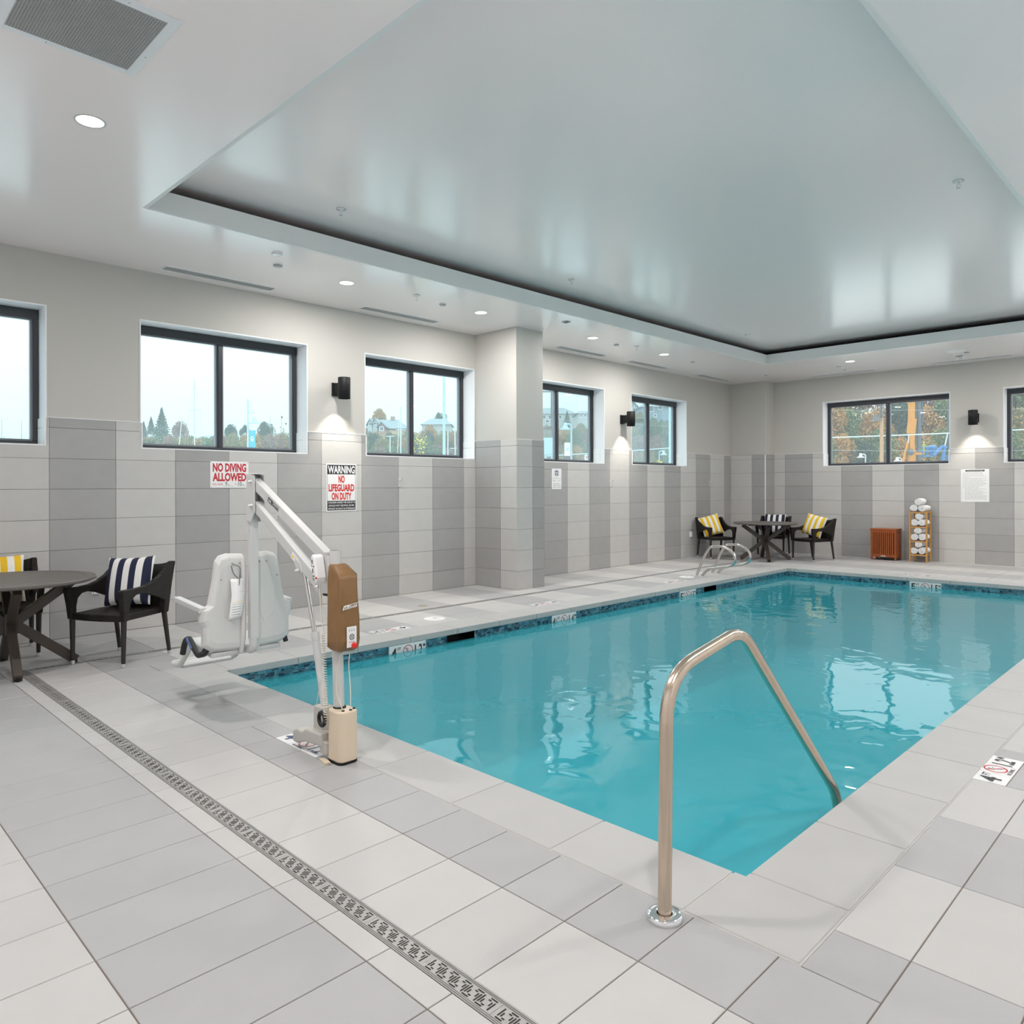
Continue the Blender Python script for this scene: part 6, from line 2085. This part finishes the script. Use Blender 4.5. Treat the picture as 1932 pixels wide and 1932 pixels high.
MB().tube([(0, 0, h2 - 0.05), rt_ * w_ + Vector((0, 0, hl + 0.45))], 0.012, 6).build('brace', M_irondark, t_)
# sign board and shield sign in the fourth window
def board(px0, px1, y0, y1, d, label, cat, m, name):
    c0, c1 = pix_at(px0, y1, d), pix_at(px1, y1, d)
    zt = pix_at(px0, y0, d).z
    base = Vector(((c0.x + c1.x) / 2, (c0.y + c1.y) / 2, GZ))
    t_ = thing(name, label, cat, base, math.atan2(c1.y - c0.y, c1.x - c0.x))
    W_ = (c1 - c0).length
    MB().box(-W_ / 2, W_ / 2, -0.02, 0.02, c0.z - GZ, zt - GZ).build('panel', m, t_)
    for sx in (-0.3, 0.3):
        MB().box(sx * W_ - 0.03, sx * W_ + 0.03, 0.02, 0.08, 0, zt - GZ).build('post', M_pale, t_)
    return t_, W_, c0.z - GZ, zt - GZ
board(1026, 1045, 826, 858, 25, 'pale notice board left in the fourth window', 'notice board', M_pale, 'notice_board')
t_, W_, z0, z1 = board(1103, 1111, 858, 869, 30, 'small white shield sign in the fourth window', 'sign', M_sign, 'shield_sign')
MB().prism([(-W_ * 0.3, z1 - 0.04), (W_ * 0.3, z1 - 0.04), (W_ * 0.25, (z0 + z1) / 2), (0, z0 + 0.04), (-W_ * 0.25, (z0 + z1) / 2)], 'xz', -0.026, -0.021).build('shield', M_red, t_, fix=True)
MB().prism([(-W_ * 0.16, z1 - 0.07), (W_ * 0.16, z1 - 0.07), (0, (z0 + z1) / 2)], 'xz', -0.030, -0.027).build('shield_face', M_sign, t_, fix=True)
# overhead wires
def wire(p, q, r, label):
    mid = (p + q) / 2 - Vector((0, 0, (p - q).length * 0.004))
    o = MB().tube(smooth_path([(p - p, 0), (mid - p, (p - q).length * 0.4), (q - p, 0)], 8), r, 6).build('overhead_cable', mat('cable_' + str(len(MATS)), (0.45, 0.62, 0.66) if r > 0.03 else (0.30, 0.34, 0.34), 0.5))
    o.location = p
    tag(o, label, 'cable', 'overhead cables outside')
def cable_pole(px, d, top, label):
    p = pix_at(px, 900, d)
    t_ = thing('utility_pole', label, 'pole', (p.x, p.y, GZ), 0, 'utility poles carrying the cables')
    hp = pix_at(px, top, d).z - GZ
    MB().tube([(0, 0, 0), (0, 0, hp)], [0.15, 0.11], 10).build('shaft', M_wood, t_)
    MB().bar((-0.8, 0, hp - 0.4), (0.8, 0, hp - 0.4), 0.10, 0.12).build('crossarm', M_wood, t_)
cable_pole(1500, 62, 750, 'utility pole hidden left of the far window')
cable_pole(2020, 62, 750, 'utility pole beyond the right edge')
cable_pole(1000, 60, 780, 'utility pole hidden behind the wall pillar')
cable_pole(1306, 60, 780, 'utility pole hidden behind the far left corner')
wire(pix_at(1500, 828, 62), pix_at(2020, 806, 62), 0.05, 'thick pale overhead cable crossing the far windows')
wire(pix_at(1500, 849, 62), pix_at(2020, 849, 62), 0.016, 'thin lower overhead cable crossing the far windows')
wire(pix_at(1500, 774, 62), pix_at(2020, 770, 62), 0.012, 'thin upper overhead cable crossing the far windows')
wire(pix_at(1000, 862, 60), pix_at(1306, 842, 60), 0.04, 'pale overhead cable crossing the fourth and fifth windows')
wire(pix_at(1000, 790, 60), pix_at(1306, 806, 60), 0.012, 'thin overhead cable crossing the fourth and fifth windows')

# drilling rig, boom lift and worker
M_rigy = mat('rig_yellow', (0.44, 0.19, 0.008), 0.5, var=0.1, vscale=2)
M_rigd = mat('rig_dark_steel', (0.06, 0.075, 0.09), 0.5)
M_blue = mat('boom_blue', (0.02, 0.15, 0.36), 0.45)
M_hivis = mat('hi_vis', (0.38, 0.46, 0.10), 0.7)
M_skin = mat('skin', (0.55, 0.36, 0.27), 0.6)
d = 92
def R_(px, py, back=0.0):
    return pix_at(px, py, d + back)
a = R_(1717, 900); base = Vector((a.x, a.y, GZ))
rig = thing('drilling_rig', 'yellow drilling rig with tall mast through the far window', 'drilling rig', base)
def rp_(mb, name, m, root=rig, bs=base):
    return mb.build(name, m, root, off=bs)
rp_(MB().bar(R_(1719, 870), R_(1720, 735), 0.60, 0.55), 'mast', M_rigy)
rp_(MB().bar(R_(1718.5, 818), R_(1721.5, 790), 0.75, 0.70), 'mast_collar', M_rigy)
for (p, q, m, nm, r) in ((R_(1703, 876), R_(1713, 836), M_rigy, 'stay_leg', 0.16), (R_(1723, 838), R_(1726, 876), M_rigy, 'stay_leg', 0.18), (R_(1713, 838), R_(1716, 818), M_mast, 'hydraulic_ram', 0.09),
                         (R_(1723.5, 818), R_(1723, 848), M_mast, 'hydraulic_ram', 0.09), (R_(1733, 880), R_(1734, 735), M_rigd, 'kelly_bar', 0.26), (R_(1727, 840), R_(1727, 735), M_rigd, 'guide_cable', 0.05)):
    rp_(MB().tube([p, q], r, 10), nm, m)
rp_(MB().tube(smooth_path([(R_(1739, 735), 0), (R_(1741, 780), 1.5), (R_(1739, 803), 0.8), (R_(1735, 796), 0)], 6), 0.10, 8), 'hose', M_rigd)
rp_(MB().tube([R_(1713, 853, -0.4), R_(1721, 853, -0.4)], 0.38, 14), 'winch_drum', M_rigd)
rp_(MB().bar(R_(1725, 856), R_(1737, 856), 0.5, 0.3), 'clamp_arm', M_rigy)
cb_ = R_(1716, 880)
rp_(MB().box(cb_.x - 2.2, cb_.x + 1.8, cb_.y - 0.8, cb_.y + 2.4, GZ + 0.9, GZ + 2.6), 'cab', M_rigy)
for sx in (-1.6, 1.2):
    rp_(MB().box(cb_.x + sx - 0.4, cb_.x + sx + 0.4, cb_.y - 1.2, cb_.y + 2.8, GZ, GZ + 0.9), 'track', M_rigd)
# boom lift
a = R_(1782, 900); lbase = Vector((a.x, a.y, GZ))
bl = thing('boom_lift', 'blue boom lift with a basket through the far window', 'boom lift', lbase)
def bp_(mb, name, m):
    return mb.build(name, m, bl, off=lbase)
bx0, bx1, zb0, zb1 = R_(1741, 860), R_(1763, 860), R_(1741, 860).z, R_(1741, 844).z
ex = (bx1 - bx0); ex.z = 0; ln_ = ex.length; ex.normalize(); ey = Vector((-ex.y, ex.x, 0))
for k in range(2):
    o_ = bx0 + ey * (0.9 * k)
    for z_ in (zb0, (zb0 + zb1) / 2, zb1):
        p_ = Vector((o_.x, o_.y, z_))
        bp_(MB().tube([p_, p_ + ex * ln_], 0.045, 6), 'basket_rail', M_blue)
    for j in range(4):
        p_ = Vector((o_.x, o_.y, zb0)) + ex * (ln_ * j / 3)
        bp_(MB().tube([p_, p_ + Vector((0, 0, zb1 - zb0))], 0.045, 6), 'basket_post', M_blue)
for j in (0, 1):
    p_ = Vector((bx0.x, bx0.y, zb1)) + ex * (ln_ * j)
    bp_(MB().tube([p_, p_ + ey * 0.9], 0.045, 6), 'basket_rail', M_blue)
bp_(MB().bar(Vector((bx0.x, bx0.y, zb0 - 0.05)) + ey * 0.45, Vector((bx1.x, bx1.y, zb0 - 0.05)) + ey * 0.45, 0.95, 0.10), 'basket_floor', M_blue)
bp_(MB().lathe([(0, -0.5), (0.55, -0.4), (0.6, 0.4), (0.3, 0.6), (0, 0.6)], tuple(R_(1759, 849, 1.2)), 10), 'control_box', M_blue)
for (p, q, r) in ((R_(1761, 860), R_(1778, 842), 0.20), (R_(1778, 842), R_(1786, 845), 0.20), (R_(1782, 846), R_(1776, 885), 0.20), (R_(1792, 842), R_(1786, 885), 0.20)):
    bp_(MB().tube([p, q], r, 8), 'boom_section', M_blue)
for (p, q) in ((R_(1782, 844), R_(1788, 818)), (R_(1790, 848), R_(1793, 832))):
    bp_(MB().tube([p, q], 0.09, 8), 'hydraulic_ram', M_mast)
bp_(MB().tube([R_(1790, 868), R_(1790, 760)], [0.22, 0.12], 8), 'jib', M_rigd)
cb_ = R_(1783, 890)
bp_(MB().box(cb_.x - 1.6, cb_.x + 1.6, cb_.y - 0.9, cb_.y + 0.9, GZ + 0.5, GZ + 1.4), 'chassis', M_blue)
for sx in (-1.2, 1.2):
    for sy in (-1.0, 1.0):
        bp_(MB().tube([(cb_.x + sx, cb_.y + sy - 0.15, GZ + 0.45), (cb_.x + sx, cb_.y + sy + 0.15, GZ + 0.45)], 0.45, 16), 'wheel', M_rigd)
# worker standing in the basket, turned to the right, one arm on the rail
wp = bx0 + ex * (ln_ * 0.24) + ey * 0.45
wp = Vector((wp.x, wp.y, zb0))
worker = thing('person', 'worker in yellow-green high-visibility clothing standing in the basket', 'person', wp, math.atan2(ex.y, ex.x))
sk = [((0, 0, 0.92), 0.135), ((0, 0, 1.15), 0.145), ((0.02, 0, 1.40), 0.150), ((0.03, 0, 1.50), 0.060), ((0.05, 0, 1.60), 0.085), ((0.06, 0, 1.72), 0.080),
      ((0.02, 0.20, 1.40), 0.062), ((0.12, 0.25, 1.14), 0.048), ((0.36, 0.20, 1.10), 0.038), ((0.44, 0.19, 1.12), 0.030),
      ((0.02, -0.20, 1.40), 0.062), ((0.14, -0.26, 1.14), 0.048), ((0.38, -0.20, 1.16), 0.038), ((0.46, -0.19, 1.18), 0.030),
      ((0, 0.10, 0.88), 0.095), ((0.03, 0.11, 0.50), 0.065), ((-0.01, 0.11, 0.08), 0.045), ((0.14, 0.12, 0.03), 0.040),
      ((0, -0.10, 0.88), 0.095), ((0.00, -0.11, 0.50), 0.065), ((-0.04, -0.11, 0.08), 0.045), ((0.11, -0.12, 0.03), 0.040)]
ed = [(0, 1), (1, 2), (2, 3), (3, 4), (4, 5), (2, 6), (6, 7), (7, 8), (8, 9), (2, 10), (10, 11), (11, 12), (12, 13), (0, 14), (14, 15), (15, 16), (16, 17), (0, 18), (18, 19), (19, 20), (20, 21)]
me = bpy.data.meshes.new('body')
me.from_pydata([p for p, _ in sk], ed, [])
bo = bpy.data.objects.new('body_src', me)
COL.objects.link(bo)
sm_ = bo.modifiers.new('skin', 'SKIN'); ss_ = bo.modifiers.new('sub', 'SUBSURF'); ss_.levels = 2; ss_.render_levels = 2
for i, (_, r) in enumerate(sk):
    me.skin_vertices[0].data[i].radius = (r, r)
    me.skin_vertices[0].data[i].use_root = (i == 0)
bpy.context.view_layer.update()
me2 = bpy.data.meshes.new_from_object(bo.evaluated_get(bpy.context.evaluated_depsgraph_get()))
bpy.data.objects.remove(bo)
me2.name = 'body'
me2.materials.clear()
for m_ in (M_hivis, M_skin, M_rigd):
    me2.materials.append(m_)
for p in me2.polygons:
    c_ = p.center
    p.use_smooth = True
    p.material_index = 1 if (c_.z > 1.52 or c_.x > 0.40) else (2 if c_.z < 0.10 else 0)
link('body', me2, worker)
MB().lathe([(0, 0.15), (0.06, 0.14), (0.105, 0.09), (0.115, 0.02), (0.125, 0.0), (0.14, -0.005), (0.115, -0.01)], (0.06, 0, 1.68), 16).build('hard_hat', M_hivis, worker)
vb = MB().lathe([(0.166, 1.10), (0.168, 1.15)], (0.005, 0, 0), 16); vb.build('reflective_band', M_cap, worker)
